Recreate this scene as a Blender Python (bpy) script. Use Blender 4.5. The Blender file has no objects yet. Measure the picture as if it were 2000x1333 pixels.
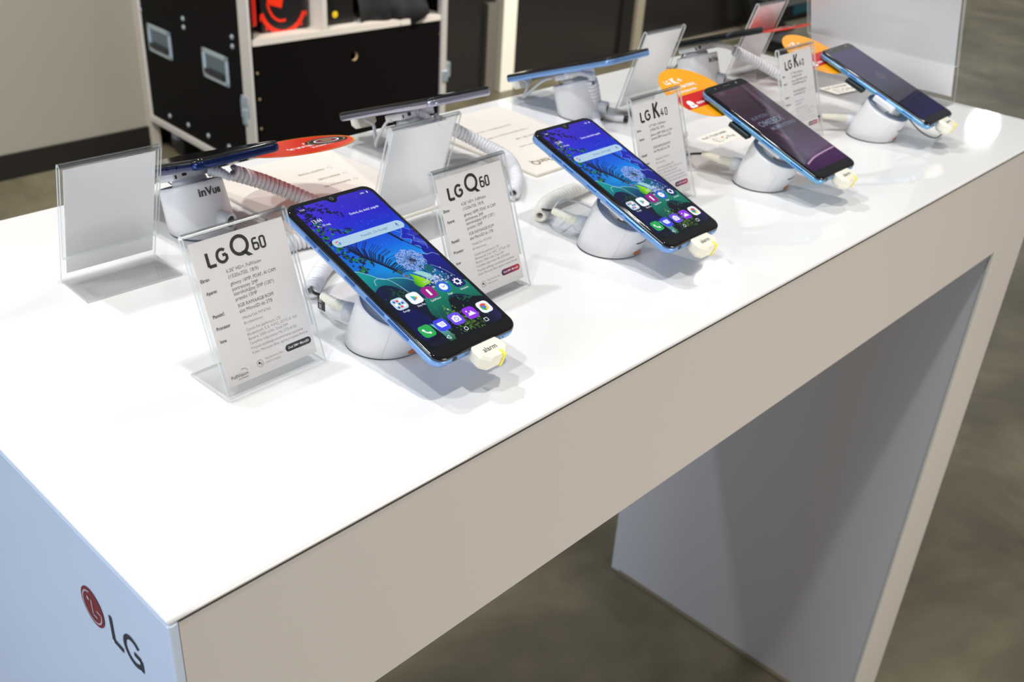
import bpy, bmesh, math, random
import numpy as np
from mathutils import Matrix, Vector
random.seed(7)
S = bpy.context.scene
COL = S.collection
PI = math.pi
TZ = 0.98589                      # height of the counter top
TL, TW, TA, TT = 1.21296, 0.49551, 0.13641, 0.10732   # length, depth, apron height, leg thickness

# ------------------------------------------------------------------ camera
cam = bpy.data.cameras.new('camera')
co = bpy.data.objects.new('camera', cam)
COL.objects.link(co)
S.camera = co
r0 = Vector((0.692346, -0.719275, 0.057444)); r1 = Vector((-0.324009, -0.381035, -0.865928)); r2 = Vector((0.644728, 0.58091, -0.496859))
M4 = Matrix(((r0.x, -r1.x, -r2.x, -0.15036), (r0.y, -r1.y, -r2.y, -0.33916), (r0.z, -r1.z, -r2.z, 0.35608 + TZ), (0, 0, 0, 1)))
co.matrix_world = M4
cam.sensor_width = 36
cam.lens = 1979.38 * 36 / 2000
cam.clip_start = 0.02
cam.dof.use_dof = True
cam.dof.focus_distance = 0.66
cam.dof.aperture_fstop = 13

# ------------------------------------------------------------------ world, lights, exposure
w = bpy.data.worlds.new('hall'); S.world = w; w.use_nodes = True
bg = w.node_tree.nodes['Background']
bg.inputs[0].default_value = (0.93, 0.96, 1.0, 1)
bg.inputs[1].default_value = 0.20
S.view_settings.view_transform = 'Standard'
S.view_settings.look = 'None'
S.view_settings.exposure = -0.02
S.view_settings.gamma = 1.0
S.view_settings.use_curve_mapping = False

def area(name, loc, target, power, size, color=(1, 1, 1), sizey=None):
    l = bpy.data.lights.new(name, 'AREA'); l.energy = power; l.color = color
    l.shape = 'DISK' if sizey is None else 'RECTANGLE'; l.size = size
    if sizey: l.size_y = sizey
    o = bpy.data.objects.new(name, l); COL.objects.link(o)
    o.location = loc
    d = Vector(target) - Vector(loc)
    o.rotation_euler = d.to_track_quat('-Z', 'Y').to_euler()
    return o
area('ceiling_lamp_front', (0.15, -0.48, TZ + 2.6), (0.5, 0.2, TZ), 27, 0.12, (1.0, 0.975, 0.94))
area('ceiling_lamp_rear', (-0.1, 1.45, TZ + 2.6), (0.5, 0.2, TZ), 27, 0.12, (0.97, 0.98, 1.0))
area('ceiling_lamp_right', (1.9, 0.3, TZ + 2.6), (0.7, 0.3, TZ), 13, 0.14, (1.0, 0.98, 0.94))
area('ceiling_lamp_left', (-0.9, 0.2, TZ + 2.7), (0.4, 0.2, TZ), 20, 0.14, (0.94, 0.97, 1.0))
area('blue_fill_left', (-2.2, 0.5, 0.48), (0, 0.25, 0.60), 27, 1.6, (0.50, 0.70, 1.0), 0.8)  # added blue fill that tints the end panel, no actual screen behind it
area('fill_left', (-2.9, 0.3, 2.3), (1.2, 0.3, 1.1), 42, 1.3, (0.95, 0.97, 1.0), 0.8)  # added soft fill for the left sides of stands and signs
area('fill_front', (0.82, -1.35, 0.66), (0.82, 0, 0.92), 8.0, 0.7, (1.0, 0.95, 0.91), 0.5)  # invented low fill, close by, to brighten the middle of the apron
area('fill_front_far', (0.85, -3.2, 1.0), (0.85, 0, 0.9), 24, 1.5, (1.0, 0.95, 0.90), 0.9)  # added distant fill for the spec cards and apron
def spot(name, loc, target, power, ang, color, r=0.15):
    l = bpy.data.lights.new(name, 'SPOT'); l.energy = power; l.color = color; l.spot_size = math.radians(ang); l.spot_blend = 0.75; l.shadow_soft_size = r
    o = bpy.data.objects.new(name, l); COL.objects.link(o); o.location = loc
    o.rotation_euler = (Vector(target) - Vector(loc)).to_track_quat('-Z', 'Y').to_euler(); return o
spot('fill_far', (8.6, 3.4, 3.8), (6.6, 1.6, 0), 430, 70, (1.0, 0.98, 0.88))  # added spot that lifts the far floor, source unseen
spot('fill_rear', (3.4, 0.6, 3.4), (3.3, 3.0, 0.3), 850, 62, (1.0, 0.96, 0.90))  # added spot to brighten the cream post and dark wall
spot('fill_wall', (-0.2, 0.9, 2.9), (1.42, 3.13, 0.52), 420, 38, (1.0, 0.97, 0.90))  # added narrow spot for the bright patch on the grey partition

# ------------------------------------------------------------------ helpers
def srgb(r, g, b):
    f = lambda c: (c / 255 / 12.92) if c / 255 <= 0.04045 else ((c / 255 + 0.055) / 1.055) ** 2.4
    return (f(r), f(g), f(b))
MATS = {}
def mat(name, col, rough=0.5, metal=0.0, spec=0.5, emit=None, es=0.0, noise=None, coat=0.0, bump=None, trans=0.0):
    if name in MATS: return MATS[name]
    m = bpy.data.materials.new(name); m.use_nodes = True
    nt = m.node_tree; b = nt.nodes['Principled BSDF']
    b.inputs['Base Color'].default_value = (*col, 1)
    b.inputs['Roughness'].default_value = rough
    b.inputs['Metallic'].default_value = metal
    b.inputs['Specular IOR Level'].default_value = spec
    b.inputs['Coat Weight'].default_value = coat
    b.inputs['Coat Roughness'].default_value = 0.03
    b.inputs['Transmission Weight'].default_value = trans
    if emit:
        b.inputs['Emission Color'].default_value = (*emit, 1); b.inputs['Emission Strength'].default_value = es
    tc = nt.nodes.new('ShaderNodeTexCoord')
    if noise:
        sc, amt = noise
        n = nt.nodes.new('ShaderNodeTexNoise'); n.inputs['Scale'].default_value = sc; n.inputs['Detail'].default_value = 5
        nt.links.new(tc.outputs['Object'], n.inputs['Vector'])
        mx = nt.nodes.new('ShaderNodeMix'); mx.data_type = 'RGBA'
        mx.inputs[6].default_value = (*[c * (1 - amt) for c in col], 1)
        mx.inputs[7].default_value = (*[min(1, c * (1 + amt)) for c in col], 1)
        nt.links.new(n.outputs['Fac'], mx.inputs[0]); nt.links.new(mx.outputs[2], b.inputs['Base Color'])
    if bump:
        sc, st = bump
        n2 = nt.nodes.new('ShaderNodeTexNoise'); n2.inputs['Scale'].default_value = sc; n2.inputs['Detail'].default_value = 4
        nt.links.new(tc.outputs['Object'], n2.inputs['Vector'])
        bp_ = nt.nodes.new('ShaderNodeBump'); bp_.inputs['Strength'].default_value = st; bp_.inputs['Distance'].default_value = 0.002
        nt.links.new(n2.outputs['Fac'], bp_.inputs['Height']); nt.links.new(bp_.outputs['Normal'], b.inputs['Normal'])
    MATS[name] = m
    return m

def mat_floor():
    m = bpy.data.materials.new('polished_concrete'); m.use_nodes = True
    nt = m.node_tree; b = nt.nodes['Principled BSDF']
    tc = nt.nodes.new('ShaderNodeTexCoord')
    n = nt.nodes.new('ShaderNodeTexNoise'); n.inputs['Scale'].default_value = 2.6; n.inputs['Detail'].default_value = 9; n.inputs['Roughness'].default_value = 0.62
    n.inputs['Distortion'].default_value = 0.4
    nt.links.new(tc.outputs['Object'], n.inputs['Vector'])
    r = nt.nodes.new('ShaderNodeValToRGB')
    r.color_ramp.elements[0].position = 0.3; r.color_ramp.elements[0].color = (*srgb(80, 74, 60), 1)
    r.color_ramp.elements[1].position = 0.72; r.color_ramp.elements[1].color = (*srgb(142, 134, 110), 1)
    e = r.color_ramp.elements.new(0.52); e.color = (*srgb(112, 105, 84), 1)
    nt.links.new(n.outputs['Fac'], r.inputs[0]); nt.links.new(r.outputs[0], b.inputs['Base Color'])
    b.inputs['Roughness'].default_value = 0.42
    return m

def mat_acrylic():
    # thin clear sheet: see-through with a Fresnel reflection
    m = bpy.data.materials.new('clear_acrylic'); m.use_nodes = True
    nt = m.node_tree; nt.nodes.remove(nt.nodes['Principled BSDF'])
    out = nt.nodes['Material Output']
    t = nt.nodes.new('ShaderNodeBsdfTransparent'); t.inputs[0].default_value = (0.985, 0.988, 0.988, 1)
    g = nt.nodes.new('ShaderNodeBsdfGlossy'); g.inputs['Roughness'].default_value = 0.02
    lw = nt.nodes.new('ShaderNodeLayerWeight'); lw.inputs['Blend'].default_value = 0.5
    pw = nt.nodes.new('ShaderNodeMath'); pw.operation = 'POWER'; pw.inputs[1].default_value = 5.0
    nt.links.new(lw.outputs['Facing'], pw.inputs[0])
    f = nt.nodes.new('ShaderNodeMapRange'); f.inputs['To Min'].default_value = 0.035; f.inputs['To Max'].default_value = 0.9
    nt.links.new(pw.outputs[0], f.inputs['Value'])
    mx = nt.nodes.new('ShaderNodeMixShader')
    nt.links.new(f.outputs[0], mx.inputs[0]); nt.links.new(t.outputs[0], mx.inputs[1]); nt.links.new(g.outputs[0], mx.inputs[2])
    nt.links.new(mx.outputs[0], out.inputs['Surface'])
    return m

def mat_edge():
    m = bpy.data.materials.new('acrylic_cut_edge'); m.use_nodes = True
    nt = m.node_tree; nt.nodes.remove(nt.nodes['Principled BSDF'])
    out = nt.nodes['Material Output']
    t = nt.nodes.new('ShaderNodeBsdfTransparent'); t.inputs[0].default_value = (0.86, 0.90, 0.89, 1)
    d = nt.nodes.new('ShaderNodeBsdfTranslucent'); d.inputs[0].default_value = (0.93, 0.95, 0.94, 1)
    d2 = nt.nodes.new('ShaderNodeBsdfDiffuse'); d2.inputs[0].default_value = (0.93, 0.95, 0.94, 1)
    a = nt.nodes.new('ShaderNodeAddShader')
    a = nt.nodes.new('ShaderNodeMixShader'); a.inputs[0].default_value = 0.5
    nt.links.new(d.outputs[0], a.inputs[1]); nt.links.new(d2.outputs[0], a.inputs[2])
    mx = nt.nodes.new('ShaderNodeMixShader'); mx.inputs[0].default_value = 0.72
    nt.links.new(t.outputs[0], mx.inputs[1]); nt.links.new(a.outputs[0], mx.inputs[2])
    nt.links.new(mx.outputs[0], out.inputs['Surface'])
    return m

def mat_bend():
    # the folded rim of the sheet: thicker acrylic seen edge on, darker and shinier
    m = bpy.data.materials.new('acrylic_bend'); m.use_nodes = True
    nt = m.node_tree; nt.nodes.remove(nt.nodes['Principled BSDF'])
    t = nt.nodes.new('ShaderNodeBsdfTransparent'); t.inputs[0].default_value = (0.80, 0.82, 0.82, 1)
    g = nt.nodes.new('ShaderNodeBsdfGlossy'); g.inputs['Roughness'].default_value = 0.05
    mx = nt.nodes.new('ShaderNodeMixShader'); mx.inputs[0].default_value = 0.30
    nt.links.new(t.outputs[0], mx.inputs[1]); nt.links.new(g.outputs[0], mx.inputs[2])
    nt.links.new(mx.outputs[0], nt.nodes['Material Output'].inputs['Surface'])
    return m

def mat_screen(strength):
    m = bpy.data.materials.new('lit_display'); m.use_nodes = True
    nt = m.node_tree; b = nt.nodes['Principled BSDF']
    b.inputs['Base Color'].default_value = (0.004, 0.004, 0.005, 1); b.inputs['Roughness'].default_value = 0.06
    a = nt.nodes.new('ShaderNodeAttribute'); a.attribute_name = 'Col'
    nt.links.new(a.outputs['Color'], b.inputs['Emission Color'])
    b.inputs['Emission Strength'].default_value = strength
    return m

WHITE = mat('white_lacquer', (0.885, 0.872, 0.85), 0.045, spec=0.5)
APRON = mat('warm_white_laminate', srgb(214, 206, 197), 0.32, noise=(3, 0.02))
GREYL = mat('grey_white_panel', srgb(205, 205, 210), 0.28, noise=(2, 0.02))
BLUEL = mat('gloss_end_laminate', srgb(206, 218, 236), 0.14, noise=(2, 0.02))
SEAM = mat('dark_seam', srgb(70, 64, 56), 0.6)
FLOORM = mat_floor()
ACR = mat_acrylic(); EDGE = mat_edge(); BEND = mat_bend()
PAPER = mat('white_card', (0.84, 0.81, 0.80), 0.55, noise=(40, 0.012))
PAPERB = mat('white_card_back', (0.93, 0.93, 0.94), 0.5, noise=(12, 0.012))
CREAM = mat('cream_board', srgb(244, 236, 224), 0.5, noise=(6, 0.01))
BLACKI = mat('black_ink', (0.012, 0.011, 0.010), 0.5)
GREYI = mat('grey_ink', srgb(120, 116, 114), 0.6)
FADEI = mat('faded_ink', srgb(178, 170, 168), 0.6)
DARKI = mat('dark_grey_ink', srgb(62, 60, 60), 0.6)
WHITEI = mat('white_ink', (0.9, 0.9, 0.9), 0.5)
PLW = mat('white_plastic', (0.80, 0.80, 0.81), 0.30, bump=(900, 0.03))
PLG = mat('blue_grey_plastic', srgb(168, 178, 192), 0.35)
PLC = mat('cream_plastic', srgb(240, 236, 218), 0.42, bump=(300, 0.04))
PLB = mat('black_plastic', (0.008, 0.008, 0.009), 0.35)
COILM = mat('grey_white_cable', srgb(226, 226, 228), 0.40)
WIREM = mat('grey_wire', srgb(96, 96, 84), 0.45)
ORANGE = mat('orange_button', srgb(225, 120, 30), 0.4)
YELLOW = mat('yellow_stripe', srgb(245, 235, 80), 0.45)
GLASSB = mat('black_front_glass', (0.004, 0.004, 0.005), 0.05, spec=0.6, coat=0.3)
FRBLUE = mat('blue_metallic_frame', srgb(126, 168, 226), 0.28, metal=0.55, noise=(60, 0.10))
FRBLUE2 = mat('light_blue_metallic_frame', srgb(120, 176, 222), 0.25, metal=0.6, noise=(60, 0.12))
FRDARK = mat('navy_violet_metallic_frame', srgb(16, 36, 84), 0.18, metal=0.6, noise=(14, 0.5))
FRSILV = mat('silver_grey_metallic_frame', srgb(176, 176, 196), 0.18, metal=0.85)
FRBLK = mat('black_metallic_frame', srgb(30, 36, 38), 0.2, metal=0.7)
BTN = mat('blue_side_button', srgb(70, 120, 190), 0.25, metal=0.7)
RED = mat('red_print', srgb(205, 10, 12), 0.35)
REDO = mat('red_orange_print', srgb(236, 50, 18), 0.25, noise=(20, 0.25))
ORY = mat('orange_yellow_print', srgb(255, 168, 8), 0.3, noise=(14, 0.06))
GOLD = mat('gold_print', srgb(190, 160, 110), 0.3, metal=0.4)
MAROON = mat('maroon_emblem', srgb(120, 18, 44), 0.25)
GUN = mat('gunmetal_letters', srgb(42, 52, 66), 0.35, metal=0.3)
SILV = mat('silver_lines', srgb(214, 206, 214), 0.3, metal=0.4)
CASEB = mat('black_birch_ply', srgb(9, 6, 6), 0.65, spec=0.12, bump=(400, 0.1))
CASEIN = mat('black_inside', srgb(10, 9, 9), 0.7)
ALU = mat('matt_aluminium', srgb(206, 200, 192), 0.42, metal=0.35)
STEEL = mat('zinc_hardware', srgb(190, 205, 214), 0.30, metal=0.7)
DISHM = mat('zinc_dish', srgb(120, 138, 150), 0.3, metal=0.8)
YEL = mat('yellow_dot', srgb(235, 200, 20), 0.5)
GWALL = mat('grey_beige_panel', srgb(150, 144, 132), 0.5, noise=(1.2, 0.05))
DWALL = mat('dark_satin_panel', srgb(37, 34, 33), 0.22, noise=(1.5, 0.12))
POSTM = mat('cream_profile', srgb(248, 242, 226), 0.45)
STRIPG = mat('grey_strip', srgb(110, 104, 96), 0.4)
BLKM = mat('black_satin_metal', (0.010, 0.009, 0.008), 0.45)
TEALM = mat('teal_plastic', srgb(10, 110, 130), 0.4)

def setp(o, label=None, cat=None, group=None, kind=None):
    if label: o['label'] = label
    if cat: o['category'] = cat
    if group: o['group'] = group
    if kind: o['kind'] = kind
    return o

def obj(name, me, mats=None, parent=None, smooth=False):
    if isinstance(me, bmesh.types.BMesh):
        bm = me; me = bpy.data.meshes.new(name)
        bmesh.ops.recalc_face_normals(bm, faces=bm.faces) if getattr(bm, '_fix', True) else None
        bm.to_mesh(me); bm.free()
    if mats is not None:
        for m in (mats if isinstance(mats, (list, tuple)) else [mats]): me.materials.append(m)
    if smooth:
        me.shade_smooth() if hasattr(me, 'shade_smooth') else me.polygons.foreach_set('use_smooth', [True] * len(me.polygons))
    o = bpy.data.objects.new(name, me); COL.objects.link(o)
    if parent: o.parent = parent
    return o

def empty(name, loc=(0, 0, 0), rot=None, label=None, cat=None, group=None):
    o = bpy.data.objects.new(name, None); COL.objects.link(o)
    o.empty_display_size = 0.02
    if rot is not None:
        o.matrix_world = Matrix.Translation(loc) @ rot.to_4x4()
    else: o.location = loc
    return setp(o, label, cat, group)

def pydata(name, V, F, mats, parent=None, smooth=False, fix=False):
    me = bpy.data.meshes.new(name); me.from_pydata([tuple(v) for v in V], [], F); me.update()
    if fix:
        bm = bmesh.new(); bm.from_mesh(me); bmesh.ops.recalc_face_normals(bm, faces=bm.faces); bm.to_mesh(me); bm.free()
    return obj(name, me, mats, parent, smooth)

def boxbm(bm, a, b, bev=0.0, seg=2, M=None):
    x0, y0, z0 = a; x1, y1, z1 = b
    vs = [bm.verts.new(p) for p in ((x0, y0, z0), (x1, y0, z0), (x1, y1, z0), (x0, y1, z0), (x0, y0, z1), (x1, y0, z1), (x1, y1, z1), (x0, y1, z1))]
    fs = [bm.faces.new([vs[i] for i in f]) for f in ((0, 3, 2, 1), (4, 5, 6, 7), (0, 1, 5, 4), (1, 2, 6, 5), (2, 3, 7, 6), (3, 0, 4, 7))]
    if bev:
        es = list({e for f in fs for e in f.edges})
        r = bmesh.ops.bevel(bm, geom=es, offset=bev, segments=seg, affect='EDGES', profile=0.5)
        vs = list({v for f in r['faces'] for v in f.verts} | {v for v in vs if v.is_valid})
    if M is not None: bmesh.ops.transform(bm, matrix=M, verts=[v for v in vs if v.is_valid])
    return bm
def box(name, a, b, m, parent=None, bev=0.0, seg=2, M=None, smooth=False):
    bm = bmesh.new(); boxbm(bm, a, b, bev, seg, M)
    return obj(name, bm, m, parent, smooth)

def rrect(w, l, r, n=8, cx=0, cy=0):
    pts = []
    for sx, sy, a0 in ((1, 1, 0), (-1, 1, 90), (-1, -1, 180), (1, -1, 270)):
        for i in range(n + 1):
            a = math.radians(a0 + 90 * i / n)
            pts.append((cx + sx * (w / 2 - r) + r * math.cos(a), cy + sy * (l / 2 - r) + r * math.sin(a)))
    return pts
def loft(rings, cap0=True, cap1=True):
    n = len(rings[0]); V = [p for r in rings for p in r]; F = []
    for k in range(len(rings) - 1):
        for i in range(n):
            j = (i + 1) % n
            F.append((k * n + i, k * n + j, (k + 1) * n + j, (k + 1) * n + i))
    if cap0: F.append(tuple(reversed(range(n))))
    if cap1: F.append(tuple(range((len(rings) - 1) * n, len(rings) * n)))
    return V, F
def circ(c, r, ax, n=24, rx=None):
    ax = Vector(ax).normalized()
    u = ax.orthogonal().normalized(); v = ax.cross(u)
    return [tuple(Vector(c) + u * r * math.cos(2 * PI * i / n) + v * r * math.sin(2 * PI * i / n)) for i in range(n)]
def catmull(P, n=8):
    P = [Vector(p) for p in P]; Q = [P[0] * 2 - P[1]] + P + [P[-1] * 2 - P[-2]]; out = []
    for i in range(1, len(Q) - 2):
        a, b, c, d = Q[i - 1:i + 3]
        for k in range(n):
            t = k / n
            out.append(0.5 * ((2 * b) + (c - a) * t + (2 * a - 5 * b + 4 * c - d) * t * t + (3 * b - a - 3 * c + d) * t ** 3))
    out.append(P[-1]); return out
def frames(P):
    T = [(P[min(i + 1, len(P) - 1)] - P[max(i - 1, 0)]).normalized() for i in range(len(P))]
    u = T[0].orthogonal().normalized(); U = []
    for t in T:
        u = (u - t * u.dot(t)).normalized(); U.append(u)
    return T, U
def tube(P, r, n=10, capd=True):
    P = [Vector(p) for p in P]; T, U = frames(P); rings = []
    for i, p in enumerate(P):
        rr = r[i] if isinstance(r, (list, tuple)) else r
        v = T[i].cross(U[i])
        rings.append([tuple(p + (U[i] * math.cos(2 * PI * k / n) + v * math.sin(2 * PI * k / n)) * rr) for k in range(n)])
    return loft(rings, capd, capd)
def length(P): return sum((P[i + 1] - P[i]).length for i in range(len(P) - 1))
def resample(P, n):
    P = [Vector(p) for p in P]; L = [0]
    for i in range(len(P) - 1): L.append(L[-1] + (P[i + 1] - P[i]).length)
    out = []; j = 0
    for k in range(n + 1):
        s = L[-1] * k / n
        while j < len(P) - 2 and L[j + 1] < s: j += 1
        t = (s - L[j]) / max(1e-9, L[j + 1] - L[j]); out.append(P[j].lerp(P[j + 1], t))
    return out
def coil(P, R=0.0050, wr=0.00215, pitch=0.0043, seg=14, n=7, ang0=0):
    P = catmull(P, 10); Lg = length(P); turns = Lg / pitch; N = int(turns * seg)
    P = resample(P, N); T, U = frames(P); H = []
    for i, p in enumerate(P):
        v = T[i].cross(U[i]); a = 2 * PI * i / seg + ang0
        H.append(p + (U[i] * math.cos(a) + v * math.sin(a)) * R)
    # ring frames that lean with the helix: tube along H
    return tube(H, wr, n)

_txt = {}
def text_geo(s, size, xs=1.0, off=0.0, align='LEFT', spc=1.0):
    key = (s, size, xs, off, align, spc)
    if key in _txt: return _txt[key]
    c = bpy.data.curves.new('t', 'FONT'); c.body = s; c.size = size; c.offset = off; c.align_x = align; c.resolution_u = 3
    c.space_character = spc
    o = bpy.data.objects.new('t', c)
    me = o.to_mesh()
    V = [(v.co.x * xs, v.co.y) for v in me.vertices]; F = [tuple(p.vertices) for p in me.polygons]
    o.to_mesh_clear(); bpy.data.objects.remove(o); bpy.data.curves.remove(c)
    _txt[key] = (V, F); return V, F
def stroke(P, w, closed=False, n=6):
    """flat ribbon polyline in XY with round joints"""
    V = []; F = []
    P = [Vector(p) for p in P]; segs = [(P[i], P[(i + 1) % len(P)]) for i in range(len(P) if closed else len(P) - 1)]
    for a, b in segs:
        d = (b - a)
        if d.length < 1e-9: continue
        d.normalize(); nn = Vector((-d.y, d.x)) * w / 2; k = len(V)
        V += [tuple(a - nn), tuple(b - nn), tuple(b + nn), tuple(a + nn)]; F.append((k, k + 1, k + 2, k + 3))
    return V, F
def arcp(cx, cy, rx, ry, a0, a1, n=16):
    return [(cx + rx * math.cos(math.radians(a0 + (a1 - a0) * i / n)), cy + ry * math.sin(math.radians(a0 + (a1 - a0) * i / n))) for i in range(n + 1)]
class Flat:
    """collects flat XY shapes, then maps them onto a surface"""
    def __init__(s): s.V = []; s.F = []
    def add(s, VF, dx=0, dy=0, z=0.0, sx=1, sy=None, rot=0):
        V, F = VF; k = len(s.V); sy = sx if sy is None else sy; c, si = math.cos(rot), math.sin(rot)
        s.V += [(dx + v[0] * sx * c - v[1] * sy * si, dy + v[0] * sx * si + v[1] * sy * c, z) for v in V]
        s.F += [tuple(i + k for i in f) for f in F]; return s
    def text(s, t, x, y, size, xs=1.0, off=0.0, align='LEFT', spc=1.0, z=0.0, rot=0):
        return s.add(text_geo(t, size, xs, off, align, spc), x, y, z, 1, None, rot)
    def poly(s, P, z=0.0): return s.add((P, [tuple(range(len(P)))]), z=z)
    def rr(s, cx, cy, w, l, r, z=0.0, n=6): return s.poly(rrect(w, l, r, n, cx, cy), z)
    def line(s, P, w, closed=False, z=0.0): return s.add(stroke(P, w, closed), z=z)
    def disc(s, cx, cy, r, z=0.0, n=20): return s.poly(arcp(cx, cy, r, r, 0, 360 * (n - 1) / n, n - 1), z)
    def ring(s, cx, cy, r, w, z=0.0, n=28): 
        a = arcp(cx, cy, r, r, 0, 360 * (n - 1) / n, n - 1); b = arcp(cx, cy, r - w, r - w, 0, 360 * (n - 1) / n, n - 1)
        return s.add((a + b, [(i, (i + 1) % n, n + (i + 1) % n, n + i) for i in range(n)]), z=z)
    def build(s, name, m, parent=None, fn=None, label=None):
        V = s.V if fn is None else [fn(*v) for v in s.V]
        o = pydata(name, V, s.F, m, parent)
        if label: o['label'] = label
        return o

def dup(root, label=None, loc=None, rot=None, group=None):
    r = root.copy(); COL.objects.link(r)
    if loc is not None:
        r.matrix_world = Matrix.Translation(loc) @ (rot.to_4x4() if rot else Matrix.Identity(4))
    if label: r['label'] = label
    if group: r['group'] = group
    for ch in list(root.children):
        c = ch.copy(); COL.objects.link(c); c.parent = r; c.matrix_parent_inverse = ch.matrix_parent_inverse.copy()
        for g in list(ch.children):
            d = g.copy(); COL.objects.link(d); d.parent = c; d.matrix_parent_inverse = g.matrix_parent_inverse.copy()
    return r

# ------------------------------------------------------------------ setting
fl = box('floor', (-6, -6, -0.05), (13, 6.5, 0), FLOORM); setp(fl, 'mottled olive grey polished concrete floor', kind='structure')
wb = box('wall_back', (-4.5, 3.13, 0), (1.60, 3.19, 2.4), GWALL); setp(wb, 'plain grey beige partition left of the flight case', kind='structure')
setp(box('foot_strip_back', (-4.5, 3.118, 0), (1.60, 3.1299, 0.085), mat('black_foot_strip', srgb(22, 19, 15), 0.5)), 'black strip along the foot of the grey partition', kind='structure')  # thin near-black box along the partition foot
tr = box('trim_1', (1.60, 3.105, 0.0), (1.635, 3.19, 2.4), mat('light_edge_trim', srgb(176, 168, 154), 0.4)); setp(tr, 'light edge trim of the grey partition', kind='structure')
wd = box('wall_rear', (1.64, 3.16, 0), (2.55, 3.22, 2.4), DWALL); setp(wd, kind='structure')
wd2 = box('wall_rear', (2.40, 2.93, 0), (5.47, 2.99, 2.4), DWALL); setp(wd2, 'dark satin panel wall behind the counter', kind='structure')
setp(box('foot_strip_rear', (4.30, 2.905, 0.0), (5.47, 2.929, 0.035), mat('pale_foot_strip', srgb(160, 148, 128), 0.4)), 'pale low strip at the foot of the dark wall', kind='structure')  # thin pale box along the foot of the dark wall
setp(box('trim_2', (3.214, 2.87, 0), (3.302, 2.929, 2.4), POSTM, bev=0.004), 'cream vertical post on the dark wall', kind='structure')
setp(box('trim_3', (3.150, 2.905, 0), (3.210, 2.929, 0.40), STRIPG), 'grey vertical strip left of the cream post', kind='structure')  # short grey box beside the cream post
setp(box('trim_4', (4.137, 2.912, 0), (4.233, 2.929, 2.4), BLKM), 'black vertical strip on the dark wall', kind='structure')
setp(box('trim_5', (4.237, 2.895, 0), (4.298, 2.929, 2.4), mat('dull_cream_profile', srgb(150, 142, 122), 0.4)), 'dull cream strip right of the black strip', kind='structure')

# ------------------------------------------------------------------ display counter
ct = empty('display_counter', (0, 0, 0), None, 'long white gloss counter with a waterfall leg that carries all the phones', 'counter')
box('counter_top', (0, 0, TZ - 0.0042), (TL, TW, TZ), WHITE, ct, bev=0.0019, seg=3, smooth=False)
ap = bmesh.new()
# inverted-U front panel, 1 mm behind the top's edge
def ushape(y0, y1):
    bm = bmesh.new()
    P = [(0.006, 0.0), (TT, 0.0), (TT, TZ - TA), (TL - TT, TZ - TA), (TL - TT, 0.0), (TL - 0.0, 0.0), (TL - 0.0, TZ - 0.0050), (0.006, TZ - 0.0050)]
    a = [bm.verts.new((x, y0, z)) for x, z in P]; b = [bm.verts.new((x, y1, z)) for x, z in P]
    bm.faces.new(a); bm.faces.new(list(reversed(b)))
    for i in range(len(P)):
        j = (i + 1) % len(P); bm.faces.new((a[j], a[i], b[i], b[j]))
    return bm
ap.free()
obj('front_panel', ushape(0.0012, 0.018), APRON, ct)['label'] = 'warm grey front apron and leg face'
obj('rear_panel', ushape(TW - 0.018, TW - 0.0012), APRON, ct)
box('side_panel', (0.0, 0.0, 0.0), (0.0055, TW, TZ - 0.0040), BLUEL, ct, bev=0.0012)['label'] = 'glossy bluish end panel with the round emblem'
box('side_panel', (0.0065, 0.019, 0.0), (TT, TW - 0.019, TZ - 0.0050), GREYL, ct)
box('leg_panel', (TL - TT - 0.0005, 0.0040, 0.0), (TL - 0.001, TW - 0.0006, TZ - 0.0050), GREYL, ct)
box('leg_edge_strip', (TL - TT - 0.0012, 0.0006, 0.0), (TL - TT + 0.0006, 0.0040, TZ - TA - 0.0005), mat('pale_edge_band', srgb(236, 234, 220), 0.3), ct)
box('underside_panel', (TT, 0.019, TZ - 0.05), (TL - TT - 0.001, TW - 0.019, TZ - 0.0050), GREYL, ct)
box('seam', (0.006, 0.0006, TZ - 0.0051), (TL, 0.010, TZ - 0.0041), SEAM, ct)
box('floor_plinth', (TL - TT - 0.008, 0.02, 0.0), (TL - TT - 0.0008, TW - 0.02, 0.006), mat('plinth_taupe', srgb(120, 112, 96), 0.5), ct)  # low grey brown strip along the foot of the leg panel
# emblem on the end panel: plane x = 0, u = -y, v = z
def endmap(x, y, z): return (-0.0004 - z, 0.0885 - x, TZ - 0.0548 + y)
em = Flat(); em.disc(0, 0, 0.0128, n=40); e0 = em.build('emblem', MAROON, ct, endmap, 'round maroon face emblem')
f = Flat(); f.line(arcp(0, 0, 0.0103, 0.0103, 95, 365, 34), 0.0011, z=0.0002); f.line([(0, 0.0055), (0, -0.0050), (0.0046, -0.0050)], 0.0012, z=0.0002); f.line([(0.0103, 0.0006), (0.0050, 0.0006)], 0.0011, z=0.0002)
f.disc(-0.0038, 0.0042, 0.0014, z=0.0002, n=14); f.build('emblem_line', SILV, e0, endmap)
f = Flat()
f.line([(0.0215, 0.0092), (0.0215, -0.0088), (0.0318, -0.0088)], 0.0032)
g = arcp(0.0440, 0.0002, 0.0088, 0.0090, 42, 318, 26); f.line(g, 0.0031); f.line([(0.0520, -0.0085), (0.0520, -0.0004), (0.0448, -0.0004)], 0.0030)
f.build('emblem_lettering', GUN, ct, endmap, 'dark letters beside the emblem')

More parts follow.
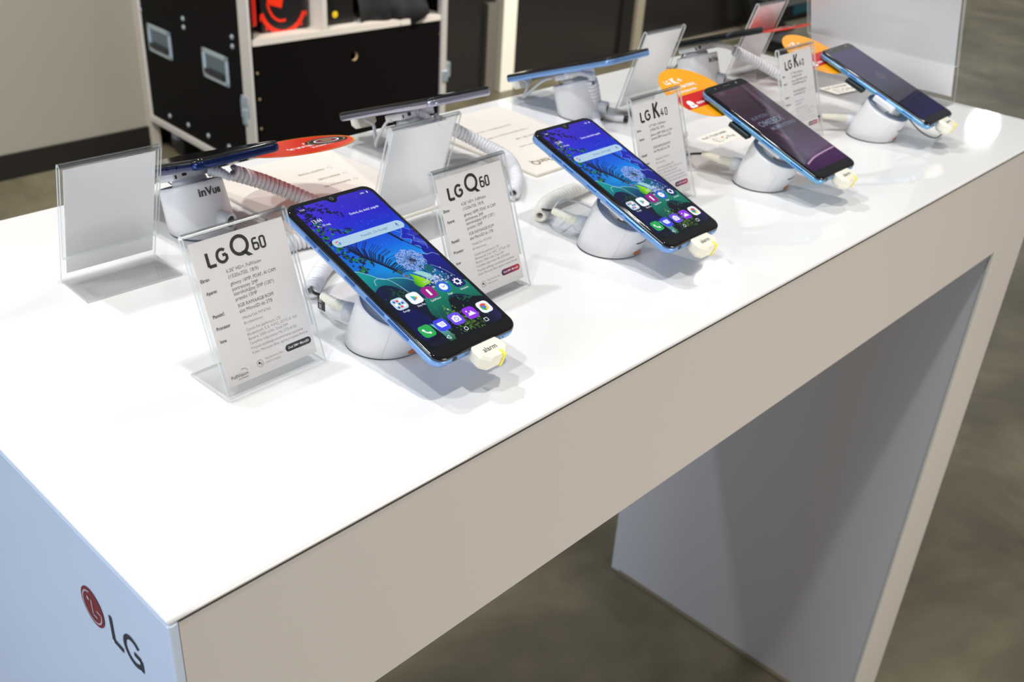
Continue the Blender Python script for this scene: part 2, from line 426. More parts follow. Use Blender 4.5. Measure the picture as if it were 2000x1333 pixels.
# ------------------------------------------------------------------ acrylic sign holders
def sheet_profile(Wd, Ht, foot, lean, flap, th=0.0020, gap=0.0020):
    """closed YZ outline of a bent acrylic holder; panel face passes through y=0 at z=0"""
    L = math.hypot(lean, Ht); d = Vector((lean / L, Ht / L)); n = Vector((d.y, -d.x))     # n points behind (+y)
    c = []
    # centre line: foot end -> bend -> up -> fold -> flap end
    c.append(Vector((foot, th / 2)))
    c.append(Vector((0.006, th / 2)))
    for a in (0.35, 0.7): c.append(Vector((0.006 - 0.0052 * a, th / 2 + 0.0004 * a)))
    c.append(Vector((0.0012, 0.0022)))
    c.append(d * 0.006 + n * th / 2)
    top = L - 0.002
    c.append(d * top + n * th / 2)
    rr = (gap + th) / 2; cc = d * top + n * (th / 2 + rr)
    for k in range(1, 6):
        a = PI * k / 6; c.append(cc - n * rr * math.cos(a) + d * rr * math.sin(a))
    c.append(d * top + n * (th / 2 + 2 * rr))
    c.append(d * (top - flap) + n * (th / 2 + 2 * rr))
    A = []; B = []
    for i, p in enumerate(c):
        t = (c[min(i + 1, len(c) - 1)] - c[max(i - 1, 0)]).normalized(); m = Vector((-t.y, t.x)) * th / 2
        A.append(p + m); B.append(p - m)
    return A, B, d, n, L
def holder(name, Wd, Ht, foot, lean, flap, label, cat='sign holder', group=None, paper=None, pm=None):
    t = empty(name, (0, 0, 0), None, label, cat, group)
    A, B, d, n, L = sheet_profile(Wd, Ht, foot, lean, flap)
    k = len(A); V = []
    for x in (0.0, Wd):
        V += [(x, p.x, max(p.y, 0)) for p in A] + [(x, p.x, max(p.y, 0)) for p in B]
    F = []; MI = []
    o2 = 2 * k
    for i in range(k - 1):
        bend = 2 if 6 <= i <= 11 else 0
        F.append((i, i + 1, o2 + i + 1, o2 + i)); MI.append(bend)
        F.append((k + i + 1, k + i, o2 + k + i, o2 + k + i + 1)); MI.append(bend)
        F.append((i, k + i, k + i + 1, i + 1)); MI.append(1)
        F.append((o2 + i, o2 + i + 1, o2 + k + i + 1, o2 + k + i)); MI.append(1)
    F.append((0, o2, o2 + k, k)); MI.append(1)
    F.append((k - 1, 2 * k - 1, o2 + 2 * k - 1, o2 + k - 1)); MI.append(1)
    o = pydata('acrylic_sheet', V, F, [ACR, EDGE, BEND], t, fix=True)
    for p_, m_ in zip(o.data.polygons, MI): p_.material_index = m_
    # paper between front panel and flap
    m0 = 0.0031; px0, px1, pz0, pz1 = paper
    def pm_(x, y, off):  # x across, y along panel (mm-free), off behind the front face
        q = d * y + n * off; return (x, q.x, q.y)
    V = [pm_(px0, pz0, m0 - 0.0002), pm_(px1, pz0, m0 - 0.0002), pm_(px1, pz1, m0 - 0.0002), pm_(px0, pz1, m0 - 0.0002),
         pm_(px0, pz0, m0 + 0.0002), pm_(px1, pz0, m0 + 0.0002), pm_(px1, pz1, m0 + 0.0002), pm_(px0, pz1, m0 + 0.0002)]
    p = pydata('paper_insert', V, [(0, 1, 2, 3), (7, 6, 5, 4), (0, 4, 5, 1), (1, 5, 6, 2), (2, 6, 7, 3), (3, 7, 4, 0)], pm or PAPER, t)
    return t, p, (lambda x, y, z: pm_(x, y, m0 - 0.00032 - z))

K = 0.001
def spec_sheet(t, p, fn, head, pillmat, faint):
    f = Flat()
    # "LG"
    f.line([(13.1, 93.4), (13.1, 84.8), (18.2, 84.8)], 2.05)
    f.line(arcp(23.3, 89.3, 3.5, 4.0, 48, 322, 22), 1.95); f.line([(26.3, 86.4), (26.3, 89.6), (23.6, 89.6)], 1.85)
    if head == 'Q60':
        f.ring(36.6, 92.3, 6.7, 2.2, n=36); f.poly([(36.7, 88.2), (39.6, 88.4), (44.4, 84.2), (40.9, 84.2)])
        f.line([(49.1, 93.6), (46.5, 93.6), (45.9, 93.0), (45.9, 87.3), (46.5, 86.7), (48.9, 86.7), (49.5, 87.3), (49.5, 90.0), (48.9, 90.6), (45.9, 90.6)], 1.3)
        f.line([(51.9, 93.6), (54.0, 93.6), (54.6, 93.0), (54.6, 87.3), (54.0, 86.7), (51.9, 86.7), (51.3, 87.3), (51.3, 93.0)], 1.3, True)
    else:
        f.line([(33.0, 98.6), (33.0, 84.6)], 2.6); f.line([(33.8, 91.0), (39.4, 98.4)], 2.6); f.line([(35.0, 92.6), (40.4, 84.8)], 2.8)
        f.line([(45.2, 91.6), (42.9, 87.0), (47.0, 87.0)], 1.05); f.line([(45.6, 89.5), (45.6, 84.9)], 1.05)
        f.line([(50.2, 91.5), (51.9, 91.5), (52.5, 90.9), (52.5, 85.8), (51.9, 85.2), (50.2, 85.2), (49.6, 85.8), (49.6, 90.9)], 1.05, True)
    mm = lambda x, y, z: fn(x * K, y * K, z * K)
    f.build('heading_lettering', BLACKI, p, mm, 'large black heading')
    f = Flat()
    for s, y in (('Ekran', 76.9), ('Aparat', 68.7), ('Pamięć', 53.9), ('Procesor', 46.0), ('Inne', 37.8)):
        f.text(s, 4.6 if s == 'Ekran' else 6.0, y, 3.1, 0.86, 0.04)
    f.build('row_lettering', DARKI, p, mm)
    f = Flat()
    if head == 'Q60':
        L1 = [('6.26" HD+, FullVision', 78.2, 25.4), ('(1520x720, 18:9)', 74.4, 22), ('główny 16MP, PDAF, AI CAM', 69.9, 33.5), ('portretowy 2MP', 66.4, 19), ('szerokokątny 5MP (120°)', 63.3, 29.6), ('przedni 13MP', 59.8, 16), ('3GB RAM/64GB ROM', 55.4, 26.5), ('slot MicroSD do 2TB', 51.8, 24.6)]
    else:
        L1 = [('5.7" HD+, FullVision', 78.2, 25), ('(1440x720, 18:9)', 74.4, 22), ('główny 16MP, PDAF, AI CAM', 69.9, 33), ('przedni 8MP, lampa LED', 66.4, 30), ('2GB RAM/32GB ROM', 58.4, 26.5), ('slot MicroSD do 2TB', 54.8, 24.6)]
    def fit(f, s, x, y, wd, h):
        V, _ = text_geo(s, h, 1.0, 0.0); ww = max(v[0] for v in V)
        f.text(s, x, y, h, wd / ww, 0.0)
    for s, y, wd in L1: fit(f, s, 23.0 + (78 - y) * 0.05, y, wd, 3.2)
    f.build('spec_lettering', GREYI, p, mm)
    f = Flat()
    for s, y, wd in [('MediaTek MT6762', 47.4, 21), ('8-rdzeniowy', 44.0, 14), ('Czytnik linii papilarnych, LTE', 39.4, 26), ('Bluetooth 5.0, NFC, DTS:X 3D', 36.4, 38), ('Bateria 3500 mAh, Dual SIM', 33.4, 30), ('Certyfikat odporności MIL-STD 810G', 30.4, 36), ('Przycisk szybkiego uruchamiania asystenta', 27.2, 40), ('Kolor: Moroccan Blue, aparat z trybem Portret', 24.2, 43)]:
        fit(f, s, 25.2, y, wd, 2.5)
    for s, y, wd in [('Użyj Asystenta, żeby', 18.0, 14), ('zrobić to szybciej', 15.4, 11)]: fit(f, s, 32.6, y, wd, 1.7)
    f.build('faint_lettering', faint, p, mm)
    f = Flat(); f.rr(58.9, 19.2, 20.2, 4.6, 2.2); pl = f.build('badge', pillmat, p, mm, 'rounded badge at the lower right of the card')
    f = Flat(); V, _ = text_geo('Dual SIM+ MicroSD', 2.3, 1.0, 0.03); f.text('Dual SIM+ MicroSD', 50.8, 18.5, 2.3, 16.4 / max(v[0] for v in V), 0.03, z=0.02); f.build('badge_lettering', WHITEI, pl if False else p, lambda x, y, z: fn(x * K, y * K, 0.00008))
    f = Flat(); f.ring(28.6, 16.8, 2.3, 0.16); f.disc(28.1, 17.2, 0.75); f.disc(29.4, 16.7, 0.36); f.disc(29.3, 15.8, 0.3); f.build('assistant_mark', BLACKI, p, mm)
    if head == 'Q60':
        f = Flat(); V, _ = text_geo('FullVision', 3.2, 1.0, 0.0); f.text('FullVision', 6.4, 13.6, 3.2, 12.4 / max(v[0] for v in V)); f.line(arcp(16.0, 15.2, 3.0, 2.8, 15, 120, 8), 0.22)
        V, _ = text_geo('by LG Display', 1.2, 1.0, 0.0); f.text('by LG Display', 11.4, 12.0, 1.2, 7.0 / max(v[0] for v in V)); f.build('foot_lettering', DARKI, p, mm)

PILLK = mat('black_badge', (0.012, 0.011, 0.010), 0.5)
def mat_grad():
    m = bpy.data.materials.new('violet_red_badge'); m.use_nodes = True; nt = m.node_tree; b = nt.nodes['Principled BSDF']; b.inputs['Roughness'].default_value = 0.5
    tc = nt.nodes.new('ShaderNodeTexCoord'); sp = nt.nodes.new('ShaderNodeSeparateXYZ'); r = nt.nodes.new('ShaderNodeValToRGB')
    nt.links.new(tc.outputs['Generated'], sp.inputs[0]); nt.links.new(sp.outputs[0], r.inputs[0]); nt.links.new(r.outputs[0], b.inputs['Base Color'])
    r.color_ramp.elements[0].color = (*srgb(44, 10, 80), 1); r.color_ramp.elements[1].color = (*srgb(200, 16, 40), 1); return m
PILLP = mat_grad()
PAP = (0.0034, 0.0711, 0.0095, 0.1015)
def sign(x, y, head, pill, label, group, yaw=0.0):
    t, p, fn = holder('sign_holder', 0.0745, 0.101, 0.045, 0.0362, 0.078, label, group=group, paper=PAP)
    spec_sheet(t, p, fn, head, pill, FADEI)
    t.location = (x, y, TZ); t.rotation_euler = (0, 0, yaw)
    return t
GS = 'acrylic spec card holders'
s1 = sign(0.1209, 0.1352, 'Q60', PILLK, 'nearest acrylic holder with a printed spec card and a black badge', GS, 0.022)
s2 = sign(0.3095, 0.1240, 'Q60', PILLP, 'acrylic holder with a printed spec card right of the nearest lit phone', GS, 0.02)
s3 = sign(0.5725, 0.1530, 'K40', PILLP, 'printed card holder between the second lit phone and the purple screened phone', GS, 0.0)
s4 = dup(s3, 'farthest printed card holder, between the purple screened phone and the last front phone', (0.8560, 0.1720, TZ), Matrix.Rotation(0.0, 3, 'Z'))
tb, pb, fb = holder('sign_holder', 0.0745, 0.101, 0.045, 0.0300, 0.078, 'blank backed acrylic holder nearest the left end of the counter', group='acrylic holders facing away', paper=PAP, pm=PAPERB)
def place_back(o, xl, y, yaw=0.0):
    o.matrix_world = Matrix.Translation((xl + 0.0745, y, TZ)) @ Matrix.Rotation(PI + yaw, 4, 'Z')
dbs = [dup(tb, l, (0, 0, 0)) for l in ('acrylic holder facing away behind the second spec card', 'small acrylic holder facing away against the dark wall', 'farthest acrylic holder facing away with its top out of frame')]
place_back(tb, 0.1180, 0.3560, -0.03); place_back(dbs[0], 0.3490, 0.2860, 0.0)
place_back(dbs[1], 0.7960, 0.3760, 0.0); place_back(dbs[2], 1.0580, 0.3930, 0.0)
# large holder across the far end: width runs along y
tl, pl_, fl_ = holder('sign_holder', 0.212, 0.278, 0.115, 0.115, 0.240, 'large blank white acrylic poster holder standing across the far end of the counter', paper=(0.004, 0.208, 0.012, 0.296), pm=PAPERB)
tl.matrix_world = Matrix.Translation((1.203, 0.132, TZ)) @ Matrix.Rotation(PI / 2, 4, 'Z')

# ------------------------------------------------------------------ phones
def paint(kind, W=68.0, Y0=-70.0, Y1=75.5, step=0.32):
    nx = int(W / step) + 1; ny = int((Y1 - Y0) / step) + 1
    X, Y = np.meshgrid(np.linspace(-W / 2, W / 2, nx), np.linspace(Y0, Y1, ny)); C = np.zeros((ny, nx, 3))
    lin = lambda c: np.array(srgb(*c))
    rng = np.random.default_rng(5)
    def mixc(mask, col):
        mask = np.clip(mask, 0, 1)[..., None]; C[:] = C * (1 - mask) + np.array(col) * mask
    def win(cx, cy, r):
        i0 = max(0, int((cx - r + W / 2) / step)); i1 = min(nx, int((cx + r + W / 2) / step) + 2)
        j0 = max(0, int((cy - r - Y0) / step)); j1 = min(ny, int((cy + r - Y0) / step) + 2)
        return slice(j0, max(j0, j1)), slice(i0, max(i0, i1))
    def ell(cx, cy, rx, ry, rot, col, a=1.0, soft=0.3):
        w_ = win(cx, cy, max(rx, ry) + 1); x = X[w_] - cx; y = Y[w_] - cy
        if x.size == 0: return
        c_, s_ = math.cos(rot), math.sin(rot); d = np.sqrt(((x * c_ + y * s_) / rx) ** 2 + ((-x * s_ + y * c_) / ry) ** 2)
        m = np.clip((1 - d) / soft, 0, 1)[..., None] * a; C[w_] = C[w_] * (1 - m) + np.array(col) * m
    def seg(x0, y0, x1, y1, wd, col, a=1.0):
        cx, cy = (x0 + x1) / 2, (y0 + y1) / 2; L = math.hypot(x1 - x0, y1 - y0); w_ = win(cx, cy, L / 2 + wd + 0.5)
        x = X[w_] - x0; y = Y[w_] - y0
        if x.size == 0: return
        dx, dy = (x1 - x0), (y1 - y0); t = np.clip((x * dx + y * dy) / (L * L + 1e-9), 0, 1); d = np.hypot(x - t * dx, y - t * dy)
        m = np.clip((wd / 2 + 0.17 - d) / 0.34, 0, 1)[..., None] * a; C[w_] = C[w_] * (1 - m) + np.array(col) * m
    def line(P, wd, col, a=1.0):
        P = catmull([(p[0], p[1], 0) for p in P], 6)
        for i in range(len(P) - 1): seg(P[i].x, P[i].y, P[i + 1].x, P[i + 1].y, wd, col, a)
    def poly(P, colf, a=1.0):
        P = [(p.x, p.y) for p in catmull([(p[0], p[1], 0) for p in P], 5)]
        ins = np.zeros(X.shape, bool)
        for i in range(len(P)):
            x0, y0 = P[i]; x1, y1 = P[(i + 1) % len(P)]
            if y0 == y1: continue
            c_ = ((Y >= min(y0, y1)) & (Y < max(y0, y1)) & (X < (x1 - x0) * (Y - y0) / (y1 - y0) + x0)); ins ^= c_
        C[ins] = C[ins] * (1 - a) + (colf(X[ins], Y[ins]) if callable(colf) else np.array(colf)) * a
    if kind == 'home':
        stops = [(76, (62, 44, 200)), (55, (38, 30, 205)), (38, (10, 52, 210)), (20, (0, 100, 225)), (2, (0, 150, 235)), (-12, (10, 110, 170)), (-25, (4, 60, 90)), (-45, (3, 22, 50)), (-70, (8, 14, 38))]
        ys = np.array([s[0] for s in stops][::-1]); cs = np.array([lin(s[1]) for s in stops][::-1])
        for k in range(3): C[..., k] = np.interp(Y, ys, cs[:, k])
        mixc(0.55 * np.clip((X - 0) / 34, 0, 1) * np.clip((Y - 40) / 20, 0, 1), lin((0, 22, 160)))
        mixc(0.4 * np.clip((-X - 5) / 30, 0, 1) * np.clip((Y - 30) / 20, 0, 1), lin((80, 50, 230)))
        mixc(0.5 * np.clip((-X - 8) / 22, 0, 1) * np.clip((25 - Y) / 20, 0, 1) * (Y > -10), lin((0, 50, 170)))
        # soft clouds in the upper sky
        for k in range(16): ell(rng.uniform(-10, 32), rng.uniform(40, 72), 9, 1.6, 0.2, lin((10, 34, 190)), 0.35, 0.9)
        # foliage top left
        path = [(-31, 73), (-27, 72), (-22, 71), (-16, 69), (-11, 65), (-7, 60), (-28, 66), (-31, 61), (-25, 62), (-27, 55), (-30, 50), (-24, 47), (-18, 45), (-13, 43), (-31, 41), (-30, 35), (-28, 29), (-30, 22), (-27, 16), (-24, 12), (-28, 6), (-20, 15), (-17, 11)]
        for (px, py) in path:
            n_ = 16 if px < -24 else 9
            for k in range(n_):
                g = rng.random(); dark = g < 0.55 or py > 56
                col = lin((10, 6, 52)) if dark else lin((6 + int(40 * rng.random()), 80 + int(80 * rng.random()), 24))
                a_ = rng.random() * 3.14; ox, oy = rng.normal() * 2.0, rng.normal() * 2.0
                ell(px + ox, py + oy, 1.0 + rng.random() * 1.2, 0.55 + rng.random() * 0.5, a_, col, 0.92)
        # palm fan
        for i in range(30):
            t = i / 29; bx, by = -22 + 17 * t ** 1.0, 24 - 30 * t
            for rep_ in range(2):
                a0 = 1.75 - 1.75 * t + rng.normal() * 0.05 if rep_ == 0 else 2.3 - 0.6 * t
                Lh = (9 + 9 * math.sin(PI * (0.25 + 0.6 * t))) * (1.0 if rep_ == 0 else 0.35)
                mx_, my_ = bx + math.cos(a0) * Lh * 0.5, by + math.sin(a0) * Lh * 0.5
                ex, ey = mx_ + math.cos(a0 - 0.5) * Lh * 0.5, my_ + math.sin(a0 - 0.5) * Lh * 0.5
                seg(bx, by, mx_, my_, 0.85, lin((4, 8, 50)), 0.95); seg(mx_, my_, ex, ey, 0.45, lin((4, 10, 66)), 0.9)
        line([(-23, 26), (-20, 18), (-12, 6), (-5, -7)], 1.3, lin((4, 8, 44)))
        # ruffled blue leaves at right
        blue = lambda x, y: np.stack([np.interp(y, [-10, 32], [lin((10, 10, 120))[k], lin((20, 34, 190))[k]]) for k in range(3)], -1)
        poly([(20, 31), (24, 27), (28, 31), (32, 27), (36, 30), (36, -6), (30, -4), (25, 4), (27, 10), (22, 14), (26, 18), (20, 22), (24, 26)], blue)
        poly([(28, 20), (32, 17), (34, 12), (31, 9), (28, 14)], lin((70, 90, 210)), 0.7)
        for P in ([(20, 31), (24, 27), (28, 31), (32, 27)], [(24, 26), (20, 22), (26, 18), (22, 14), (27, 10), (25, 4), (30, -4)], [(27, 24), (30, 20), (27, 16), (33, 12), (31, 6)]): line(P, 0.28, lin((130, 165, 245)))
        poly([(20, 6), (26, 1), (31, 1), (36, -4), (36, -32), (30, -28), (24, -18), (19, -6)], lambda x, y: np.stack([np.interp(y, [-30, 4], [lin((6, 14, 66))[k], lin((20, 26, 150))[k]]) for k in range(3)], -1))
        line([(22, 4), (27, 1.5), (31, 1), (35, -4)], 0.3, lin((160, 190, 245))); line([(21, -8), (26, -15), (30, -25)], 0.3, lin((150, 185, 235)))
        seg(15, 30, 19, 20, 2.0, lin((3, 4, 34))); seg(18, 22, 27, 6, 0.9, lin((3, 4, 34)))
        # teal ground shapes
        tg = lambda x, y: np.stack([np.interp(y - 0.25 * x, [-40, -16, 8], [lin((1, 14, 44))[k], lin((3, 70, 110))[k], lin((0, 150, 150))[k]]) for k in range(3)], -1)
        poly([(-37, 8), (-32, 6), (-27, 1), (-21, -6), (-13, -8), (-5, -12), (1, -19), (6, -24), (6, -50), (-37, -50)], tg)
        line([(-34, 7.4), (-31, 5.6), (-26, 0.2), (-21, -6), (-13, -8), (-5, -12), (1, -19)], 0.32, lin((170, 240, 235)))
        poly([(-37, -16), (-28, -11), (-20, -13), (-14, -22), (-10, -32), (-6, -44), (-8, -62), (-37, -66)], lambda x, y: np.stack([np.interp(y, [-60, -12], [lin((1, 5, 26))[k], lin((4, 22, 60))[k]]) for k in range(3)], -1))
        for k in range(46): ell(-20 + rng.normal() * 4.5, -23 + rng.normal() * 4, 1.6, 0.7, rng.random() * 3, lin((10 + int(20 * rng.random()), 50 + int(60 * rng.random()), 20)), 0.5)
        poly([(-36, -38), (-28, -34), (-20, -38), (-16, -50), (-24, -62), (-36, -62)], lin((4, 14, 90)), 0.7)
        line([(-29, -9), (-27, -4.8), (-22, -4.6), (-17, -9), (-14, -17), (-12, -26), (-7, -33), (-6, -44), (-9, -52)], 0.34, lin((175, 222, 230)))
        # green leaf in the lower middle
        poly([(-4, -30), (4, -27), (16, -25), (27, -27), (36, -33), (36, -48), (28, -45), (18, -38), (10, -38), (6, -45), (0, -54), (-8, -56), (-12, -46), (-9, -36)], lambda x, y: np.stack([np.interp(y + 0.1 * x, [-56, -26], [lin((0, 58, 62))[k], lin((10, 140, 112))[k]]) for k in range(3)], -1), 0.95)
        for k in range(26): x_, y_ = rng.uniform(-8, 30), rng.uniform(-50, -27); seg(x_, y_, x_ + rng.normal() * 4, y_ - 5 * rng.random(), 0.3, lin((40, 175, 145)), 0.22)
        poly([(8, -40), (16, -40), (24, -44), (36, -50), (36, -74), (-14, -74), (-10, -58), (0, -54), (5, -46)], lin((2, 9, 22)), 0.93)
        # allium
        for k in range(150):
            a = rng.random() * 2 * PI; r_ = 9.6 * math.sqrt(rng.random()); seg(11, 1.0, 11 + r_ * math.cos(a), 1.0 + r_ * math.sin(a), 0.25, lin((4, 8, 44)), 0.75)
        for k in range(1900):
            a = rng.random() * 2 * PI; r_ = 10.8 * rng.random() ** 0.42; r_ *= 1 + 0.05 * math.sin(9 * a)
            px, py = 11 + r_ * math.cos(a), 1.2 + r_ * math.sin(a)
            c_ = [(150, 188, 250), (92, 134, 226), (196, 216, 255), (30, 52, 150)][rng.integers(0, 4)]
            q_ = r_ / 10.8; ell(px, py, 0.36, 0.36, 0, lin(c_), 0.35 + 0.6 * q_)
        ell(12, -0.5, 2.6, 2.2, 0, lin((6, 8, 40)), 0.9, 0.9); seg(12, -5, 13.4, -24, 0.8, lin((3, 6, 22)))
        # bud, white blossoms
        ell(-5, -5.0, 1.2, 2.4, 0.5, lin((70, 90, 60)), 0.9); ell(-9, -3.4, 1.3, 0.8, 0.3, lin((10, 40, 90)), 0.9)
        ell(-3.6, -10, 3.0, 1.6, 2.2, lin((150, 140, 165)), 0.85, 0.6); ell(-3.4, -10, 1.6, 0.9, 2.2, lin((60, 60, 40)), 0.8)
        poly([(0, -9), (4, -13), (9, -21), (4, -22.5), (-1, -23), (-3, -18), (0, -14)], lambda x, y: np.stack([np.interp(x, [-3, 4], [lin((20, 150, 30))[k], lin((150, 220, 20))[k]]) for k in range(3)], -1))
        poly([(3, -9), (9, -10), (13, -14), (15, -20), (11, -20), (7, -14)], lin((165, 218, 216)), 0.9); poly([(13, -10), (17, -6), (21, -10), (17, -16)], lin((6, 90, 96)), 0.9)
        for k in range(150): ell(15 + rng.normal() * 4.6, -22.5 + rng.normal() * 3.4, 0.75, 0.55, rng.random() * 3, lin([(215, 224, 252), (170, 190, 240), (120, 140, 210)][rng.integers(0, 3)]), 0.85)
        # small clover at the bottom
        for k in range(120):
            ell(6 + rng.normal() * 7.5, -62 + rng.normal() * 4.2, 0.8 + rng.random() * 0.7, 0.6, rng.random() * 3, lin((50 + int(60 * rng.random()), 84 + int(70 * rng.random()), 40)), 0.7)
        for k in range(26): ell(2 + rng.normal() * 2.6, -49.5 + rng.normal() * 3, 0.8, 0.5, rng.random() * 3, lin((120, 165, 40)), 0.7)
        for k in range(26): ell(20 + rng.normal() * 4, -43 + rng.normal() * 2.0, 0.8, 0.5, rng.random() * 3, lin((8, 110, 84)), 0.6)
        mixc(0.75 * np.clip((X - 18) / 14, 0, 1) * np.clip((-50 - Y) / 8, 0, 1), lin((38, 32, 86)))
        poly([(-20, -52), (-14, -57), (-12, -64), (-13, -72), (-17, -72), (-18, -62)], lambda x, y: np.stack([np.interp(y, [-70, -54], [lin((20, 100, 60))[k], lin((120, 200, 205))[k]]) for k in range(3)], -1), 0.9)
        for k in range(60): ell(rng.uniform(-30, 32), rng.uniform(18, 72), 0.26, 0.26, 0, lin((170, 190, 255)), 0.4)
        # rounded display corners and the camera drop
        rr = 5.5; qx = np.abs(X) - (W / 2 - rr); qy = np.abs(Y - (Y0 + Y1) / 2) - ((Y1 - Y0) / 2 - rr)
        C[(qx > 0) & (qy > 0) & (np.hypot(qx, qy) > rr)] = 0
        C[np.hypot(X / 1.0, Y - 75.2) < 4.3] = 0
        C[(np.abs(X) < 6.5) & (Y > 75.5 - 1.1 * np.clip(1 - (np.abs(X) - 4.0) / 2.5, 0, 1))] = 0
    elif kind == 'lock':
        for k in range(3): C[..., k] = np.interp(Y, [Y0, -50, -10, 30, Y1], [lin(c)[k] for c in ((84, 36, 92), (96, 66, 104), (60, 32, 58), (58, 34, 52), (84, 58, 74))])
        mixc(0.65 * np.clip(1 - np.abs(X - (6 + (Y - 20) * 0.32)) / 7, 0, 1) * (Y > 8), lin((20, 6, 18)))
        mixc(0.65 * np.clip(1 - np.abs(X - (16 + (Y - 20) * 0.10)) / 5, 0, 1) * (Y > 8), lin((124, 96, 112)))
        mixc(0.6 * np.clip((-X - 12 - (Y + 40) * 0.12) / 8, 0, 1) * (Y < 8), lin((26, 4, 26)))
        m = (Y < -54 + (X + 25) * 0.125 + 3 - ((X - 4) / 26) ** 2 * 1.5); mixc(m * 0.75, lin((64, 16, 78)))
        line([(-27, -54.5), (-10, -50.5), (10, -48.6), (33, -47.5)], 1.6, lin((214, 170, 204)))
        ell(-12, -14, 5, 9, 0.3, lin((150, 100, 130)), 0.5, 0.9); ell(-20, 62, 8, 5, 0.3, lin((120, 104, 116)), 0.5, 0.9)
        C *= 0.8
    elif kind == 'dim':
        for k in range(3): C[..., k] = np.interp(Y, [Y0, -20, Y1], [lin(c)[k] for c in ((6, 0, 66), (4, 0, 40), (52, 50, 96))])
        ell(0, -60, 14, 5, 0, lin((22, 4, 80)), 0.6, 0.9)
        mixc(0.45 * np.clip((Y + 18) / 20, 0, 1), lin((58, 58, 86)))  # grey reflection in the upper half painted into the display colour
        ell(3, 12, 10, 8, 0, lin((88, 88, 100)), 0.5, 0.4); ell(3, 12, 6, 4, 0, lin((56, 56, 74)), 0.8, 0.5)
    else:
        C[:] = (0.0005, 0.0005, 0.0007)
    V = np.stack([X.ravel() * K, Y.ravel() * K, np.full(X.size, 0.00006)], -1)
    idx = np.arange(nx * ny).reshape(ny, nx)
    F = np.stack([idx[:-1, :-1].ravel(), idx[:-1, 1:].ravel(), idx[1:, 1:].ravel(), idx[1:, :-1].ravel()], -1)
    me = bpy.data.meshes.new('screen')
    me.vertices.add(len(V)); me.vertices.foreach_set('co', V.ravel())
    me.loops.add(F.size); me.loops.foreach_set('vertex_index', F.ravel().astype(np.int32))
    me.polygons.add(len(F)); me.polygons.foreach_set('loop_start', (np.arange(len(F)) * 4).astype(np.int32))
    me.update(calc_edges=True)
    ca = me.color_attributes.new('Col', 'FLOAT_COLOR', 'POINT')
    ca.data.foreach_set('color', np.concatenate([C.reshape(-1, 3), np.ones((X.size, 1))], 1).ravel().astype(np.float32))
    me.update()
    return me
SCR = mat_screen(0.98)
def emat(name, c, s=1.1):
    return mat(name, (0.004, 0.004, 0.004), 0.06, emit=srgb(*c), es=s)

def phone_body(t, w, l, th, r, frame, glass=GLASSB):
    W_, L_ = w * K, l * K; T = th * K; R_ = r * K
    prof = [(0.0022, -T), (0.0007, -T + 0.0006), (0.0001, -T + 0.0022), (0.0, -T * 0.55), (0.0001, -0.0034), (0.0005, -0.0028)]
    rings = [[(x, y, z) for x, y in rrect(W_ - 2 * i, L_ - 2 * i, R_ - i, 10)] for i, z in prof]
    V, F = loft(rings); b = pydata('body', V, F, frame, t, smooth=False)
    for p in b.data.polygons: p.use_smooth = len(p.vertices) == 4
    prof = [(0.0003, -0.0028), (0.0003, -0.0018), (0.0007, -0.0008), (0.0014, -0.0002), (0.0024, 0.0)]
    rings = [[(x, y, z) for x, y in rrect(W_ - 2 * i, L_ - 2 * i, R_ - i, 10)] for i, z in prof]
    V, F = loft(rings); g = pydata('front_glass', V, F, glass, t)
    for p in g.data.polygons: p.use_smooth = len(p.vertices) == 4
    return b
def side_buttons(t, w, th, items, m, side=-1):
    for y0, y1 in items:
        bm = bmesh.new(); x = side * w * K / 2
        boxbm(bm, (min(x, x + side * 0.0007), y0 * K, -th * K * 0.5 - 0.0011), (max(x, x + side * 0.0007), y1 * K, -th * K * 0.5 + 0.0011), 0.0003, 1)
        obj('side_button', bm, m, t)
def ports(t, w, l, th):
    y = -l * K / 2
    f = Flat()
    mp = lambda x, z, e: (x, y - 0.0002, z)
    for x in (17, 20, 23):
        f = Flat(); f.rr(x * K, -th * K * 0.52, 0.0018, 0.0011, 0.0005); f.build('speaker_slot', PLB, t, mp)
    f = Flat(); f.rr(-0.022, -th * K * 0.52, 0.0044, 0.0030, 0.0014); f.build('headphone_port', PLB, t, mp)
    f = Flat(); f.disc(-0.012, -th * K * 0.52, 0.0006, n=8); f.build('microphone_hole', PLB, t, mp)
def rx(pitch, yaw, roll=0):
    return (Matrix.Rotation(yaw, 3, 'Z') @ Matrix.Rotation(pitch, 3, 'X') @ Matrix.Rotation(-roll, 3, 'Y'))

